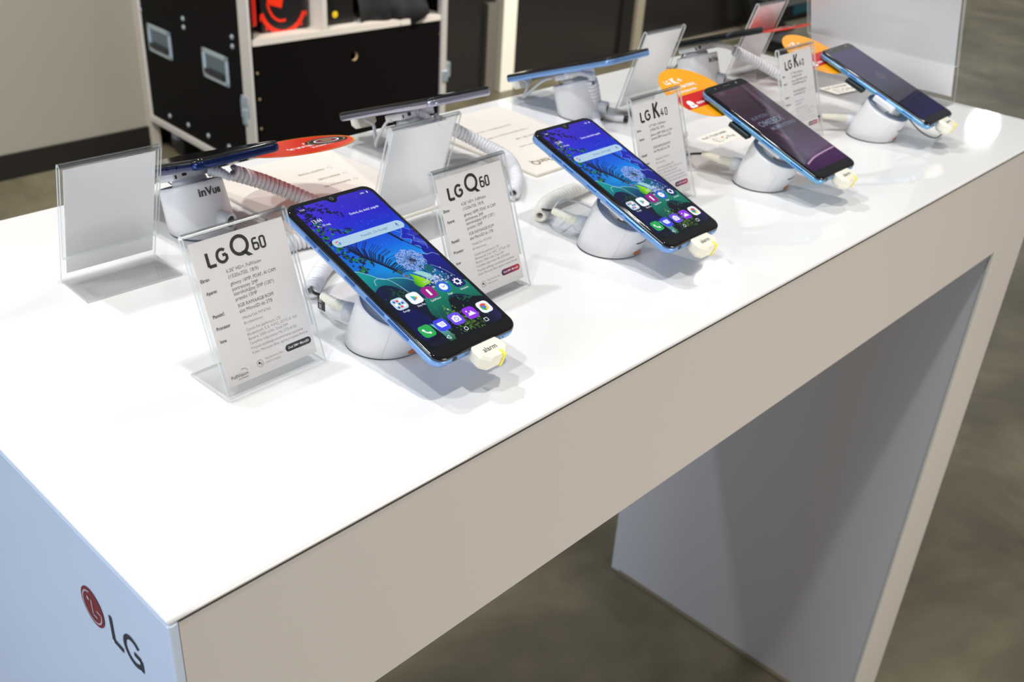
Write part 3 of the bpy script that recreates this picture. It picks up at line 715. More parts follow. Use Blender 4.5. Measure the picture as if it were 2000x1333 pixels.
def home_screen(t):
    me = paint('home'); s = obj('screen', me, SCR, t); s['label'] = 'lit display with blue garden wallpaper'
    Wt = emat('lit_white', (235, 240, 250)); OX = 0.0
    def B(name, mt, fl, zz, label=None):
        return fl.build(name, mt, s, lambda x, y, z: (x * K, y * K, 0.00008 + zz), label)
    f = Flat(); f.rr(1.2, 34.6, 62.5, 8.2, 4.05, n=10); B('search_bar', emat('lit_pale_blue', (176, 208, 232), 1.0), f, 0.00002)
    f = Flat(); f.text('Powiedz „Ok Google”', -6.0, 33.5, 3.3, 0.82, 0.0, z=0); B('search_lettering', emat('lit_grey', (90, 104, 130)), f, 0.00005)
    f = Flat(); f.rr(26.8, 35.4, 1.1, 2.3, 0.5); f.line(arcp(26.8, 35.0, 1.2, 1.6, 180, 360, 8), 0.28); f.line([(26.8, 33.4), (26.8, 32.4)], 0.3); B('microphone_mark', emat('lit_dark_blue', (40, 60, 110)), f, 0.00005)
    for nm, c, a0, a1 in (('red', (225, 50, 40), 50, 150), ('yellow', (240, 180, 10), 150, 215), ('green', (40, 165, 80), 215, 310), ('blue', (50, 100, 235), 310, 362)):
        f = Flat(); f.line(arcp(-25.9, 34.5, 1.6, 1.6, a0, a1, 8), 0.75)
        if nm == 'blue': f.line([(-24.0, 34.5), (-25.8, 34.5)], 0.7)
        B('search_mark', emat('lit_' + nm, c), f, 0.00005)
    f = Flat(); f.text('13:44', -29.6, 57.0, 5.2, 0.72); f.text('Pt., 10 maj', -28.6, 52.4, 2.9, 0.85); f.text('Dotknij, aby dodać pogodę', 1.4, 55.4, 3.1, 0.76); f.text('13:44', -30.0, 71.0, 2.3, 0.85); f.text('100%', 23.5, 71.4, 2.2, 0.8); f.rr(30.2, 72.2, 1.0, 1.9, 0.2)
    B('status_lettering', Wt, f, 0.00002)
    f = Flat()
    for tx, x in (('Google', -26.0), ('Sklep Play', -12.8), ('QuickMemo+', 0.4), ('Zegar', 13.8), ('Ustawienia', 27.0)): f.text(tx, x, -36.8, 2.35, 0.82 if len(tx) < 8 else 0.72, 0, 'CENTER')
    B('icon_lettering', Wt, f, 0.00002)
    x5 = [-26.0, -12.8, 0.4, 13.7, 27.0]
    def icon(name, x, y, c, mark=None, mc=None, size=10.4):
        f = Flat(); f.rr(x, y, size, size, 3.0); B('app_icon', emat('lit_' + name, c), f, 0.00002)
        if mark:
            f = Flat(); mark(f, x, y); B('icon_mark', mc or Wt, f, 0.00005)
    yr = -29.0
    icon('pale', x5[0], yr, (190, 212, 220))
    for i in range(3):
        for j in range(3):
            f = Flat(); f.rr(x5[0] - 2.6 + 2.6 * i, yr + 2.6 - 2.6 * j, 1.8, 1.8, 0.5)
            B('folder_mark', emat('lit_m%d' % ((i + 2 * j) % 4), [(40, 90, 200), (225, 60, 50), (250, 250, 250), (30, 120, 150)][(i + 2 * j) % 4]), f, 0.00004)
    icon('white', x5[1], yr, (238, 244, 244))
    for c, P in (((30, 170, 200), [(-1.8, 2.6), (0.6, 0.1), (-1.8, -2.4)]), ((40, 190, 120), [(-1.8, 2.6), (1.8, 0.9), (0.6, 0.1)]), ((240, 190, 30), [(0.6, 0.1), (1.8, 0.9), (2.9, 0.1), (1.8, -0.7)]), ((230, 60, 70), [(-1.8, -2.4), (0.6, 0.1), (1.8, -0.7)])):
        f = Flat(); f.poly([(x5[1] + a, yr + b) for a, b in P]); B('icon_mark', emat('lit_p%d' % c[0], c), f, 0.00005)
    icon('magenta', x5[2], yr, (150, 20, 130), lambda f, x, y: f.poly([(x - 0.9, y - 2.9), (x + 0.9, y - 2.9), (x + 0.9, y + 2.6), (x, y + 3.2), (x - 0.9, y + 2.6)]))
    f = Flat(); f.disc(x5[3], yr, 5.2, n=28); B('app_icon', emat('lit_royal', (30, 90, 205)), f, 0.00002)
    f = Flat(); f.disc(x5[3], yr, 3.2, n=22); B('icon_mark', Wt, f, 0.00005)
    f = Flat(); f.line([(x5[3] - 1.2, yr + 1.0), (x5[3], yr - 0.4), (x5[3] + 1.8, yr + 0.9)], 0.5); B('icon_mark', emat('lit_royal', (30, 90, 205)), f, 0.00007)
    icon('navy', x5[4], yr, (24, 28, 96))
    f = Flat(); f.ring(x5[4], yr, 2.7, 1.1)
    for k in range(8): f.add(([(-0.55, 2.4), (0.55, 2.4), (0.45, 3.5), (-0.45, 3.5)], [(0, 1, 2, 3)]), x5[4], yr, 0, 1, None, k * PI / 4)
    B('icon_mark', Wt, f, 0.00005)
    yd = -56.2
    icon('green', x5[0], yd, (16, 170, 116), lambda f, x, y: (f.line(arcp(x + 1.6, y + 1.6, 3.6, 3.6, 190, 260, 8), 1.0), f.disc(x - 2.0, y + 1.4, 1.0), f.disc(x + 1.2, y - 2.0, 1.0)))
    icon('indigo', x5[1], yd, (60, 66, 225), lambda f, x, y: f.poly([(x - 3, y + 2.4), (x + 3, y + 2.4), (x + 3, y - 2), (x - 1.8, y - 2), (x - 3, y + 0.8)]))
    f = Flat()
    for k in range(3): f.line([(x5[1] - 1.4, yd + 1.3 - k), (x5[1] + 2.2, yd + 1.3 - k)], 0.25)
    B('icon_mark', emat('lit_indigo', (60, 66, 225)), f, 0.00007)
    icon('violet', x5[2], yd, (106, 72, 225), lambda f, x, y: (f.rr(x, y - 0.2, 6.4, 4.8, 1.0), f.rr(x, y + 2.4, 2.6, 1.4, 0.4)))
    f = Flat(); f.ring(x5[2], yd - 0.2, 1.7, 0.5); B('icon_mark', emat('lit_violet', (106, 72, 225)), f, 0.00007)
    icon('purple', x5[3], yd, (140, 48, 222), lambda f, x, y: (f.poly([(x - 3.2, y - 2.2), (x + 3.4, y - 2.2), (x + 1.0, y + 1.8), (x - 0.5, y - 0.2), (x - 1.4, y + 0.6)]), f.disc(x - 2.2, y + 2.0, 0.7)))
    icon('white', x5[4], yd, (238, 244, 244))
    for c, a0, a1 in (((222, 60, 46), 30, 150), ((60, 160, 80), 150, 270), ((245, 200, 30), 270, 390)):
        f = Flat(); f.line(arcp(x5[4], yd, 2.4, 2.4, a0, a1, 10), 2.0); B('icon_mark', emat('lit_q%d' % c[0], c), f, 0.00005)
    f = Flat(); f.disc(x5[4], yd, 1.5); B('icon_mark', emat('lit_cblue', (66, 120, 230)), f, 0.00007)
    f = Flat(); f.line([(-18.0, -66.8), (-15.2, -65.2), (-15.2, -68.4)], 0.4, True); f.ring(0.4, -66.0, 1.6, 0.4); f.line([(18.2, -67.2), (21.0, -67.2), (21.0, -64.4), (18.2, -64.4)], 0.4, True); f.ring(1.0, -47.0, 0.6, 0.2); B('navigation_marks', Wt, f, 0.00003)
    f = Flat(); f.ring(0.0, 75.0, 1.7, 0.5); f.disc(0.3, 75.2, 0.5); B('camera_lens', mat('lens_ring', (0.35, 0.35, 0.36), 0.2, metal=0.8), f, 0.0001)
    return s

def q60(loc, rot, label):
    t = empty('smartphone', loc, rot, label, 'phone', 'smartphones in the front row')
    phone_body(t, 77.0, 161.0, 8.7, 9.0, FRBLUE)
    side_buttons(t, 77.0, 8.7, [(41, 52), (27, 38), (0, 10), (-30, -12), (-54, -34)], BTN)
    ports(t, 77.0, 161.0, 8.7)
    f = Flat(); f.rr(0, 0.0783, 0.010, 0.0007, 0.0003); f.build('earpiece', PLB, t, lambda x, y, z: (x, y, 0.0001))
    home_screen(t)
    return t
PITCH = 0.346757
p1 = q60((0.2498, 0.12576, TZ + 0.06), rx(PITCH, 0.032, -0.0319), 'large lit smartphone nearest the camera with a blue garden home screen, blue frame')
p2 = dup(p1, 'second lit smartphone with a blue garden home screen, in the middle of the front row', (0.5041, 0.13452, TZ + 0.06), rx(PITCH, 0.0164, -0.0218))
def k40(loc, rot, kind, label):
    t = empty('smartphone', loc, rot, label, 'phone', 'smartphones in the front row')
    phone_body(t, 71.9, 153.0, 8.3, 8.0, FRBLUE2)
    side_buttons(t, 71.9, 8.3, [(34, 44), (22, 32), (-20, -6), (-56, -42)], BTN)
    ports(t, 71.9, 153.0, 8.3)
    s = obj('screen', paint(kind, 65.5, -65.0, 65.0, 0.5), SCR, t)
    s['label'] = 'dim purple display' if kind == 'lock' else 'dark navy display'
    if kind == 'lock':
        f = Flat(); f.text('BUP PSTRY', -25, 16.0, 6.4, 0.95); f.text('OMEBEX', -25, 5.0, 10.5, 1.02, 0.25); f.text('MOMENTOWO', -16, -3.0, 6.4, 0.98, 0.1)
        f.build('lock_screen_lettering', emat('lit_slate', (112, 118, 142), 0.9), s, lambda x, y, z: (x * K, y * K, 0.0001))
    f = Flat(); f.rr(0, 70.6, 12, 1.2, 0.6); f.build('earpiece', mat('earpiece_grey', (0.05, 0.05, 0.05), 0.4), t, lambda x, y, z: (x * K, y * K, 0.0001))
    f = Flat(); f.disc(17, 70.6, 1.4); f.disc(-20, 70.6, 0.9); f.build('camera_lens', mat('lens_grey', (0.4, 0.4, 0.42), 0.2, metal=0.6), t, lambda x, y, z: (x * K, y * K, 0.0001))
    return t
p3 = k40((0.7424, 0.1311, TZ + 0.06), rx(PITCH, 0.0024, 0.014), 'lock', 'smartphone with a dim purple lock screen, in front of an orange round card')
p4 = k40((0.9982, 0.1416, TZ + 0.06), rx(PITCH, 0.033, -0.001), 'dim', 'farthest front smartphone with a dark navy screen by the large white poster holder')
def backphone(loc, yaw, pitch, frame, label, w=77.0, l=161.0, th=8.7):
    t = empty('smartphone', loc, rx(pitch, PI + yaw), label, 'phone', 'smartphones in the rear row facing away')
    phone_body(t, w, l, th, 9.0, frame, mat('dusty_black_glass', (0.012, 0.012, 0.012), 0.10, noise=(900, 0.8)))
    side_buttons(t, w, th, [(38, 50), (22, 34)], frame, 1)
    ports(t, w, l, th)
    f = Flat(); f.rr(0, 0, w - 7, l - 18, 5); f.build('screen', mat('dark_display', (0.006, 0.006, 0.007), 0.06), t, lambda x, y, z: (x * K, y * K, 0.00006))
    f = Flat()
    for k in range(160): f.disc(random.uniform(-36, 36), random.uniform(-78, 79), random.uniform(0.08, 0.22), n=5)
    o = f.build('dust_specks', mat('dust', (0.6, 0.6, 0.6), 0.8), t, lambda x, y, z: (x * K, y * K, 0.00012)); o['kind'] = 'stuff'
    return t
b0 = backphone((0.2495, 0.3893, TZ + 0.06), 0.0125, PITCH + 0.0051, FRDARK, 'dark blue and violet smartphone facing away, partly behind the blank left holder')
b1 = backphone((0.5022, 0.4032, TZ + 0.06), -0.0563, PITCH + 0.0033, FRSILV, 'silver grey smartphone facing away, second in the rear row')
b2 = backphone((0.7542, 0.4065, TZ + 0.06), 0.0277, PITCH - 0.003, FRBLUE, 'blue edged smartphone facing away, third in the rear row')
b3 = backphone((0.9856, 0.3943, TZ + 0.06), -0.0888, PITCH + 0.0011, FRBLK, 'black smartphone facing away, farthest in the rear row', 71.9, 153.0, 8.3)

# ------------------------------------------------------------------ security stands
LEAN = 0.36; AXH = 0.0375
AXH = 0.0365
def stand_surf(th, s, off=0.0):
    """point on the leaning cylinder: th angle (0 = +x, 90 = +y), s 0..1 base to rim"""
    c, si = math.cos(th), math.sin(th)
    rb, rt = 0.0278, 0.0262
    b = Vector((rb * c, rb * si, 0.0))
    ctr = Vector((0, -0.0135, AXH)); t = ctr + Vector((rt * c, rt * si * math.cos(LEAN), rt * si * math.sin(LEAN)))
    p = b.lerp(t, s); n = Vector((c, si, 0.05)).normalized(); return p + n * off
def make_stand(label, group):
    t = empty('security_stand', (0, 0, 0), None, label, 'phone stand', group)
    n = 48
    ring = lambda s, off=0.0: [tuple(stand_surf(2 * PI * i / n, s, off)) for i in range(n)]
    V, F = loft([ring(0.03, -0.0012), ring(0.045, 0.0), ring(0.3), ring(0.6), ring(0.93), ring(0.985, -0.0002), ring(1.0, -0.0009)], True, False)
    b = pydata('body', V, F, PLW, t)
    for p in b.data.polygons: p.use_smooth = len(p.vertices) == 4
    V, F = loft([[(x, y, 0.0) for x, y, z in ring(0.0, -0.0006)], [(x, y, 0.0016) for x, y, z in ring(0.03, -0.0006)]])
    pydata('base_ring', V, F, mat('dark_base_ring', srgb(70, 78, 92), 0.4), t)
    # recessed sloping top plate
    def topring(r, dn):
        ctr = Vector((0, -0.0135, AXH)); nn = Vector((0, -math.sin(LEAN), math.cos(LEAN)))
        return [tuple(ctr + Vector((r * math.cos(2 * PI * i / n), r * math.sin(2 * PI * i / n) * math.cos(LEAN), r * math.sin(2 * PI * i / n) * math.sin(LEAN))) + nn * dn) for i in range(n)]
    V, F = loft([topring(0.0254, 0.0), topring(0.0250, -0.0012), topring(0.0150, -0.0012)], False, True)
    pydata('top_plate', V, F, PLG, t)
    # neck, ball and head block
    V, F = loft([topring(0.0150, -0.0012), topring(0.0140, 0.0035), topring(0.0125, 0.0060), topring(0.0100, 0.0075)], True, True)
    o = pydata('neck', V, F, PLW, t); [setattr(p, 'use_smooth', len(p.vertices) == 4) for p in o.data.polygons]
    Mh = Matrix.Translation((0, -0.0135, AXH)) @ Matrix.Rotation(LEAN, 4, 'X')
    hb = box('head_block', (-0.021, -0.012, 0.0050), (0.021, 0.015, 0.0118), PLW, t, bev=0.0012, M=Mh)
    bm = bmesh.new(); boxbm(bm, (0.0085, 0.0148, 0.0075), (0.0125, 0.0153, 0.0110), 0, M=Mh); boxbm(bm, (0.0175, 0.0148, 0.0065), (0.0190, 0.0153, 0.0095), 0, M=Mh)
    obj('socket', bm, PLB, hb)
    # thin wire loop under the head
    P = [Mh @ Vector(v) for v in ((-0.016, -0.010, 0.006), (-0.017, -0.006, 0.001), (-0.006, -0.0175, 0.0008), (0.006, -0.0175, 0.0008), (0.015, -0.010, 0.006))]
    V, F = tube(catmull(P, 6), 0.0005, 6); pydata('wire_loop', V, F, WIREM, t)
    # rear stub with dark mouth
    dv = Vector((-0.30, 0.95, 0)).normalized(); c0 = Vector((-0.006, 0.019, 0.014))
    V, F = loft([circ(c0, 0.0072, dv), circ(c0 + dv * 0.0105, 0.0072, dv), circ(c0 + dv * 0.0115, 0.0064, dv), circ(c0 + dv * 0.0115, 0.0050, dv), circ(c0 + dv * 0.008, 0.0048, dv)], True, True)
    st = pydata('cable_stub', V, F, mat('pale_grey_plastic', srgb(214, 218, 224), 0.35), t); [setattr(p, 'use_smooth', len(p.vertices) == 4) for p in st.data.polygons]
    V, F = loft([circ(c0 + dv * 0.0100, 0.0047, dv), circ(c0 + dv * 0.0103, 0.0047, dv)]); pydata('stub_mouth', V, F, PLB, st)
    # front: slot, orange button, vertical part line
    def curved(th0, s0, r=0.0275, h=0.040, off=0.0002):
        return lambda x, y, z: tuple(stand_surf(th0 + x, s0 + y, off + z))
    f = Flat()
    for i in range(12): f.poly([(0.055 * i, -0.022 + (0.012 if i == 0 else 0)), (0.055 * (i + 1), -0.022), (0.055 * (i + 1), 0.022), (0.055 * i, 0.022 - (0.012 if i == 0 else 0))])
    f.build('slot', PLB, t, curved(-1.80, 0.55, off=0.0003), 'dark slot low on the front')
    f = Flat(); ra = [(0.19 * q * math.cos(2 * PI * k / 20), 0.078 * q * math.sin(2 * PI * k / 20)) for q in (1.0, 0.66, 0.33) for k in range(20)] + [(0, 0)]
    fc_ = [(r * 20 + k, r * 20 + (k + 1) % 20, r * 20 + 20 + (k + 1) % 20, r * 20 + 20 + k) for r in range(2) for k in range(20)] + [(40 + k, 40 + (k + 1) % 20, 60) for k in range(20)]
    f.add((ra, fc_)); f.build('orange_button', ORANGE, t, curved(-1.50, 0.145, off=0.0004), 'orange button at the foot')
    f = Flat(); f.poly([(0, 0.05), (0.006, 0.05), (0.006, 0.9), (0, 0.9)]); f.build('part_line', mat('part_line_grey', (0.45, 0.45, 0.47), 0.5), t, curved(-2.35, 0.0, off=0.0001))
    # maker's lettering at the rear
    V, F = text_geo('inVue', 1.0, 1.25, 0.03); wmax = max(v[0] for v in V)
    f = Flat(); f.add((V, F)); sc = 0.0218 / wmax
    f.build('maker_lettering', DARKI, t, lambda x, y, z: tuple(stand_surf(PI / 2 - 0.32 + x * sc / 0.027, 0.77 + y * sc / 0.040, 0.00025)), 'small dark lettering on the rear')
    return t
GP = 'white security stands holding the phones'
st1 = make_stand('white security stand with an orange button under the nearest lit phone', GP)
pods = [(0.2440, 0.1365, 0.0, None), (0.4930, 0.1370, 0.0, 'white security stand under the second lit phone'), (0.7345, 0.1370, 0.0, 'white security stand under the purple screened phone'), (0.9790, 0.1390, 0.0, 'white security stand under the farthest front phone'),
        (0.2495, 0.3780, PI, 'white security stand facing away with clearly readable rear lettering, behind the nearest printed card holder'), (0.5010, 0.3900, PI - 0.05, 'white security stand facing away under the silver phone'),
        (0.7570, 0.3930, PI + 0.03, 'white security stand facing away under the blue edged rear phone'), (0.9870, 0.3830, PI - 0.08, 'white security stand facing away under the farthest rear phone')]
for i, (x, y, a, lb) in enumerate(pods):
    if i == 0: st1.location = (x, y, TZ)
    else: dup(st1, lb, (x, y, TZ), Matrix.Rotation(a, 3, 'Z'))

# ------------------------------------------------------------------ alarm plugs at the phones' lower ends
def make_plug(l, wire=False):
    t = empty('alarm_plug', (0, 0, 0), None, '', 'alarm plug', 'cream alarm plugs')
    y = -l * K / 2
    bm = bmesh.new()
    P = [(-0.008, -0.0005), (0.014, -0.0005), (0.0165, -0.006), (0.0165, -0.011), (0.010, -0.0165), (-0.004, -0.0165), (-0.0095, -0.011), (-0.0095, -0.005)]
    r = []
    for z, sc in ((-0.0125, 0.72), (-0.0085, 1.0), (-0.0015, 1.0), (0.0006, 0.84)):
        r.append([(0.0035 + (px - 0.0035) * sc, y + (-0.0085 + (py + 0.0085) * sc), z) for px, py in P])
    V, F = loft(r); b = pydata('plug_body', V, F, PLC, t)
    f = Flat(); V, F = text_geo('alarm', 0.0055, 1.0, 0.0); f.add((V, F)); f.build('plug_lettering', DARKI, b, lambda x, yy, z: (x - 0.0045, y - 0.0095 + yy, 0.0008))
    box('plug_stripe', (0.0062, y - 0.0171, -0.0098), (0.0088, y - 0.0118, 0.0007), YELLOW, b, M=None)
    P = [Vector((-0.003, y - 0.012, -0.010)), Vector((-0.006, y - 0.008, -0.020)), Vector((-0.004, y + 0.010, -0.024)), Vector((0.0, y + 0.035, -0.020)), Vector((0.002, y + 0.052, -0.016))]
    if wire:
        V, F = tube(catmull(P, 8), 0.0008, 8); c = pydata('plug_wire', V, F, WIREM, t); c['label'] = 'thin grey wire'
    return t
pg = make_plug(161.0)
pg2 = make_plug(153.0)
pg3 = make_plug(153.0, True)
PH = [(p1, pg, 'alarm plug with a yellow stripe on the nearest lit phone'), (p2, pg, 'alarm plug below the second lit phone'), (p3, pg2, 'alarm plug below the purple screened phone'), (p4, pg3, 'alarm plug with a looping wire below the farthest front phone'),
      (b0, pg, 'alarm plug on the dark blue rear phone'), (b1, pg, 'alarm plug on the silver rear phone'), (b2, pg, 'alarm plug on the blue edged rear phone'), (b3, pg2, 'alarm plug on the black rear phone')]
first = set()
bpy.context.view_layer.update()
for ph, g, lb in PH:
    o = g if id(g) not in first else dup(g)
    first.add(id(g)); o.matrix_world = ph.matrix_world @ Matrix.Translation((0, 0.0015, -0.0068 if ph in (b0, b1, b2, b3) else 0)); o['label'] = lb

# ------------------------------------------------------------------ cables (world coordinates over the counter)
def up(P): return [Vector((x, y, z + TZ)) for x, y, z in P]
def relief(P, r0_=0.0052, r1_=0.0030, n=22):
    P = resample(catmull(up(P), 6), n)
    R = [(r0_ + (r1_ - r0_) * i / n) * (1.0 if i % 3 else 0.86) for i in range(n + 1)]
    return tube(P, R, 14)
def cable(name, label, mats_, rel, coilp, wires=(), group=None, relm=PLC, coil_kw={}):
    t = empty(name, (0, 0, 0), None, label, 'cable', group)
    base = rel[0] if rel else coilp[0]; t.location = (base[0], base[1], TZ); bl = Vector(t.location)
    def loc(VF): return ([tuple(Vector(v) - bl) for v in VF[0]], VF[1])
    if rel:
        V, F = loc(relief(rel)); o = pydata('strain_relief', V, F, relm, t)
        for p in o.data.polygons: p.use_smooth = len(p.vertices) == 4
    if coilp:
        V, F = loc(coil(up(coilp), **coil_kw)); o = pydata('coil', V, F, mats_, t)
        for p in o.data.polygons: p.use_smooth = len(p.vertices) == 4
    for P, r, m in wires:
        V, F = loc(tube(catmull(up(P), 8), r, 8)); o = pydata('wire', V, F, m, t)
        for p in o.data.polygons: p.use_smooth = len(p.vertices) == 4
    return t
GC = 'coiled security cables'
c1 = cable('coiled_cable', 'coiled cable and cream sleeve left of the nearest lit phone with a black tag', COILM, [(0.2375, 0.163, 0.015), (0.2325, 0.176, 0.017), (0.2316, 0.1889, 0.018)],
      [(0.2400, 0.216, 0.008), (0.2735, 0.2420, 0.009), (0.3050, 0.2560, 0.009), (0.3180, 0.2760, 0.008), (0.2965, 0.2926, 0.007), (0.2700, 0.2961, 0.007), (0.245, 0.294, 0.007)],
      [([(0.2316, 0.1889, 0.018), (0.232, 0.200, 0.016), (0.240, 0.214, 0.012)], 0.0012, PLB)], GC)
box('cable_tag', (-0.0045, 0.026, 0.0045), (-0.0040, 0.034, 0.0160), PLB, c1)['label'] = 'small black tag'
f = Flat(); f.text('W-29', 0, 0, 0.0048, 0.85); f.build('tag_lettering', WHITEI, c1, lambda x, y, z: (-0.00475, 0.0325 - y, 0.0055 + x * 0.8))
cable('coiled_cable', 'cream coiled cable with its open end beside the second lit phone', mat('cream_cable', srgb(240, 236, 224), 0.4), [(0.4850, 0.163, 0.015), (0.4795, 0.1700, 0.018), (0.4762, 0.1878, 0.020)],
      [(0.4813, 0.2070, 0.0075), (0.5111, 0.2221, 0.009), (0.5611, 0.2261, 0.010), (0.6101, 0.2328, 0.010)],
      [([(0.4762, 0.1878, 0.020), (0.478, 0.197, 0.017), (0.484, 0.207, 0.013)], 0.0013, PLB), ([(0.478, 0.190, 0.019), (0.496, 0.196, 0.022), (0.520, 0.196, 0.014), (0.535, 0.188, 0.006)], 0.0008, COILM)], GC)
cable('coiled_cable', 'short coiled cable with cream sleeve left of the purple screened phone', COILM, [(0.7255, 0.163, 0.015), (0.7160, 0.1750, 0.018), (0.711, 0.1935, 0.020)],
      [(0.7150, 0.216, 0.008), (0.7300, 0.238, 0.008), (0.7543, 0.256, 0.008), (0.780, 0.266, 0.008)], [([(0.711, 0.1935, 0.020), (0.711, 0.206, 0.016), (0.716, 0.216, 0.011)], 0.0012, PLB)], GC)
cable('coiled_cable', 'short coiled cable with cream sleeve left of the farthest front phone', COILM, [(0.9700, 0.165, 0.015), (0.955, 0.1740, 0.018), (0.9390, 0.1850, 0.019)],
      [(0.9450, 0.214, 0.008), (0.9650, 0.236, 0.008), (0.99, 0.250, 0.008)], [([(0.9390, 0.185, 0.019), (0.936, 0.200, 0.014), (0.945, 0.214, 0.010)], 0.0012, PLB)], GC)
def plugloop(P): return (P, 0.0017, COILM)
cable('coiled_cable', 'grey white coiled cable stretching right from the leftmost rear security stand', COILM, [(0.2589, 0.3761, 0.0500), (0.2650, 0.3690, 0.0490), (0.2702, 0.3620, 0.0450)],
      [(0.2780, 0.3720, 0.0450), (0.3078, 0.3670, 0.0300), (0.3367, 0.3511, 0.0130), (0.3440, 0.3250, 0.0080), (0.336, 0.300, 0.007)], [([(0.2702, 0.3620, 0.045), (0.273, 0.364, 0.045), (0.278, 0.372, 0.045)], 0.0020, COILM)], GC, COILM)
cable('coiled_cable', 'grey coiled cable running down to the cream board behind the second spec card', COILM, [(0.4991, 0.3984, 0.0500), (0.5040, 0.3900, 0.0490), (0.5080, 0.3834, 0.0460)],
      [(0.5140, 0.3820, 0.0430), (0.5549, 0.3597, 0.0180), (0.5560, 0.3200, 0.0120), (0.5330, 0.2850, 0.0080), (0.512, 0.266, 0.0075), (0.500, 0.258, 0.0075)],
      [([(0.5080, 0.3834, 0.046), (0.510, 0.382, 0.045), (0.514, 0.382, 0.043)], 0.0022, COILM), plugloop([(0.4879, 0.459, 0.028), (0.4979, 0.4582, 0.022), (0.5020, 0.4600, 0.010), (0.4918, 0.4461, 0.003), (0.4920, 0.4430, 0.012), (0.4870, 0.4234, 0.034), (0.4801, 0.407, 0.042)])], GC, COILM)
cable('coiled_cable', 'white hose and short upright coil beside the stand of the blue edged rear phone', COILM, [(0.7300, 0.4000, 0.0500), (0.7440, 0.3930, 0.0520), (0.7520, 0.3850, 0.0500)],
      [(0.7530, 0.3790, 0.0440), (0.7570, 0.3775, 0.0280), (0.7589, 0.3773, 0.0140)],
      [([(0.7520, 0.3850, 0.050), (0.7545, 0.381, 0.050), (0.753, 0.379, 0.044)], 0.0040, COILM), ([(0.7589, 0.3773, 0.014), (0.7550, 0.3700, 0.007), (0.7371, 0.3539, 0.006), (0.7156, 0.3284, 0.006)], 0.0052, COILM),
       ([(0.7719, 0.3886, 0.020), (0.7665, 0.3707, 0.006), (0.7689, 0.3532, 0.005), (0.7748, 0.3443, 0.005)], 0.0038, COILM), ([(0.7748, 0.3443, 0.005), (0.7775, 0.3400, 0.005)], 0.0040, PLB),
       plugloop([(0.7342, 0.4759, 0.028), (0.7472, 0.4742, 0.022), (0.7520, 0.4770, 0.012), (0.7458, 0.4763, 0.003), (0.7500, 0.4680, 0.012), (0.7440, 0.4458, 0.030), (0.7365, 0.425, 0.040)])], GC, COILM)
cable('coiled_cable', 'blurred white coiled cable beside the farthest rear stand', COILM, [(0.9980, 0.3900, 0.0500), (1.0100, 0.3800, 0.0510), (1.0200, 0.3700, 0.0480)],
      [(1.0240, 0.3650, 0.0450), (1.0550, 0.3400, 0.0280), (1.0800, 0.3150, 0.0120), (1.10, 0.295, 0.008)],
      [([(1.0200, 0.3700, 0.048), (1.022, 0.367, 0.047), (1.024, 0.365, 0.045)], 0.0030, COILM), ([(1.0058, 0.4426, 0.035), (1.015, 0.4560, 0.020), (1.0180, 0.4640, 0.004), (1.0112, 0.4455, 0.004), (1.0120, 0.4389, 0.015), (0.986, 0.4127, 0.040)], 0.0011, WIREM)], GC, COILM)

# ------------------------------------------------------------------ boards, stickers, round cards
def board(x0, y0, x1, y1, label, th=0.0034):
    return setp(box('info_board', (x0, y0, TZ), (x1, y1, TZ + th), CREAM, bev=0.0010), label, 'board', 'cream information boards under the rear phones')
def updown(x0, y0, zt): return lambda x, y, z: (x0 - x, y0 - y, TZ + zt + 0.00008)
B1 = board(0.300, 0.288, 0.4475, 0.470, 'cream printed board between the blank left holder and the silver phone')
B2 = board(0.5640, 0.2860, 0.6960, 0.470, 'cream printed board with an upside down bronze heading behind the second lit phone')
f = Flat()
for s, x, y, wd in (('NAJLEPSZY DŹWIĘK', 0.409, 0.4245, 0.031), ('EKRAN OLED', 0.412, 0.4045, 0.025), ('SNAPDRAGON 855', 0.411, 0.3870, 0.030)):
    V, F = text_geo(s, 0.0048, 1.0, 0.00006); m_ = max(v[0] for v in V); f.add((V, F), -x, -y, 0, wd / m_, 1)
    f.ring(-x - 0.006, -y + 0.0018, 0.0022, 0.0003, n=14)
f.build('board_lettering', mat('taupe_ink', srgb(150, 138, 122), 0.6), B1, lambda x, y, z: (-x, -y, TZ + 0.0035))
f = Flat()
for s, x, y, wd in (('Ekran OLED FullVision 6.1 cala z HDR10', 0.656, 0.4125, 0.060), ('Procesor Qualcomm Snapdragon z AI i 6GB RAM', 0.662, 0.392, 0.068), ('Dwa aparaty 12MP i 16MP', 0.664, 0.374, 0.040), ('Bateria 3400 mAh', 0.655, 0.354, 0.046)):
    V, F = text_geo(s, 0.0046, 1.0, 0.00004); m_ = max(v[0] for v in V); f.add((V, F), -x, -y, 0, wd / m_, 1)
f.build('board_lettering', mat('taupe_ink_pale', srgb(176, 164, 148), 0.6), B2, lambda x, y, z: (-x, -y, TZ + 0.0035))
f = Flat(); V, F = text_geo('G8s ThinQ', 0.013, 1.0, 0.0002); m_ = max(v[0] for v in V); f.add((V, F), -0.640, -0.314, 0, 0.057 / m_, 1.1)
f.build('board_heading', mat('bronze_ink', srgb(128, 104, 60), 0.5), B2, lambda x, y, z: (-x, -y, TZ + 0.0035), 'bronze heading, upside down from here')

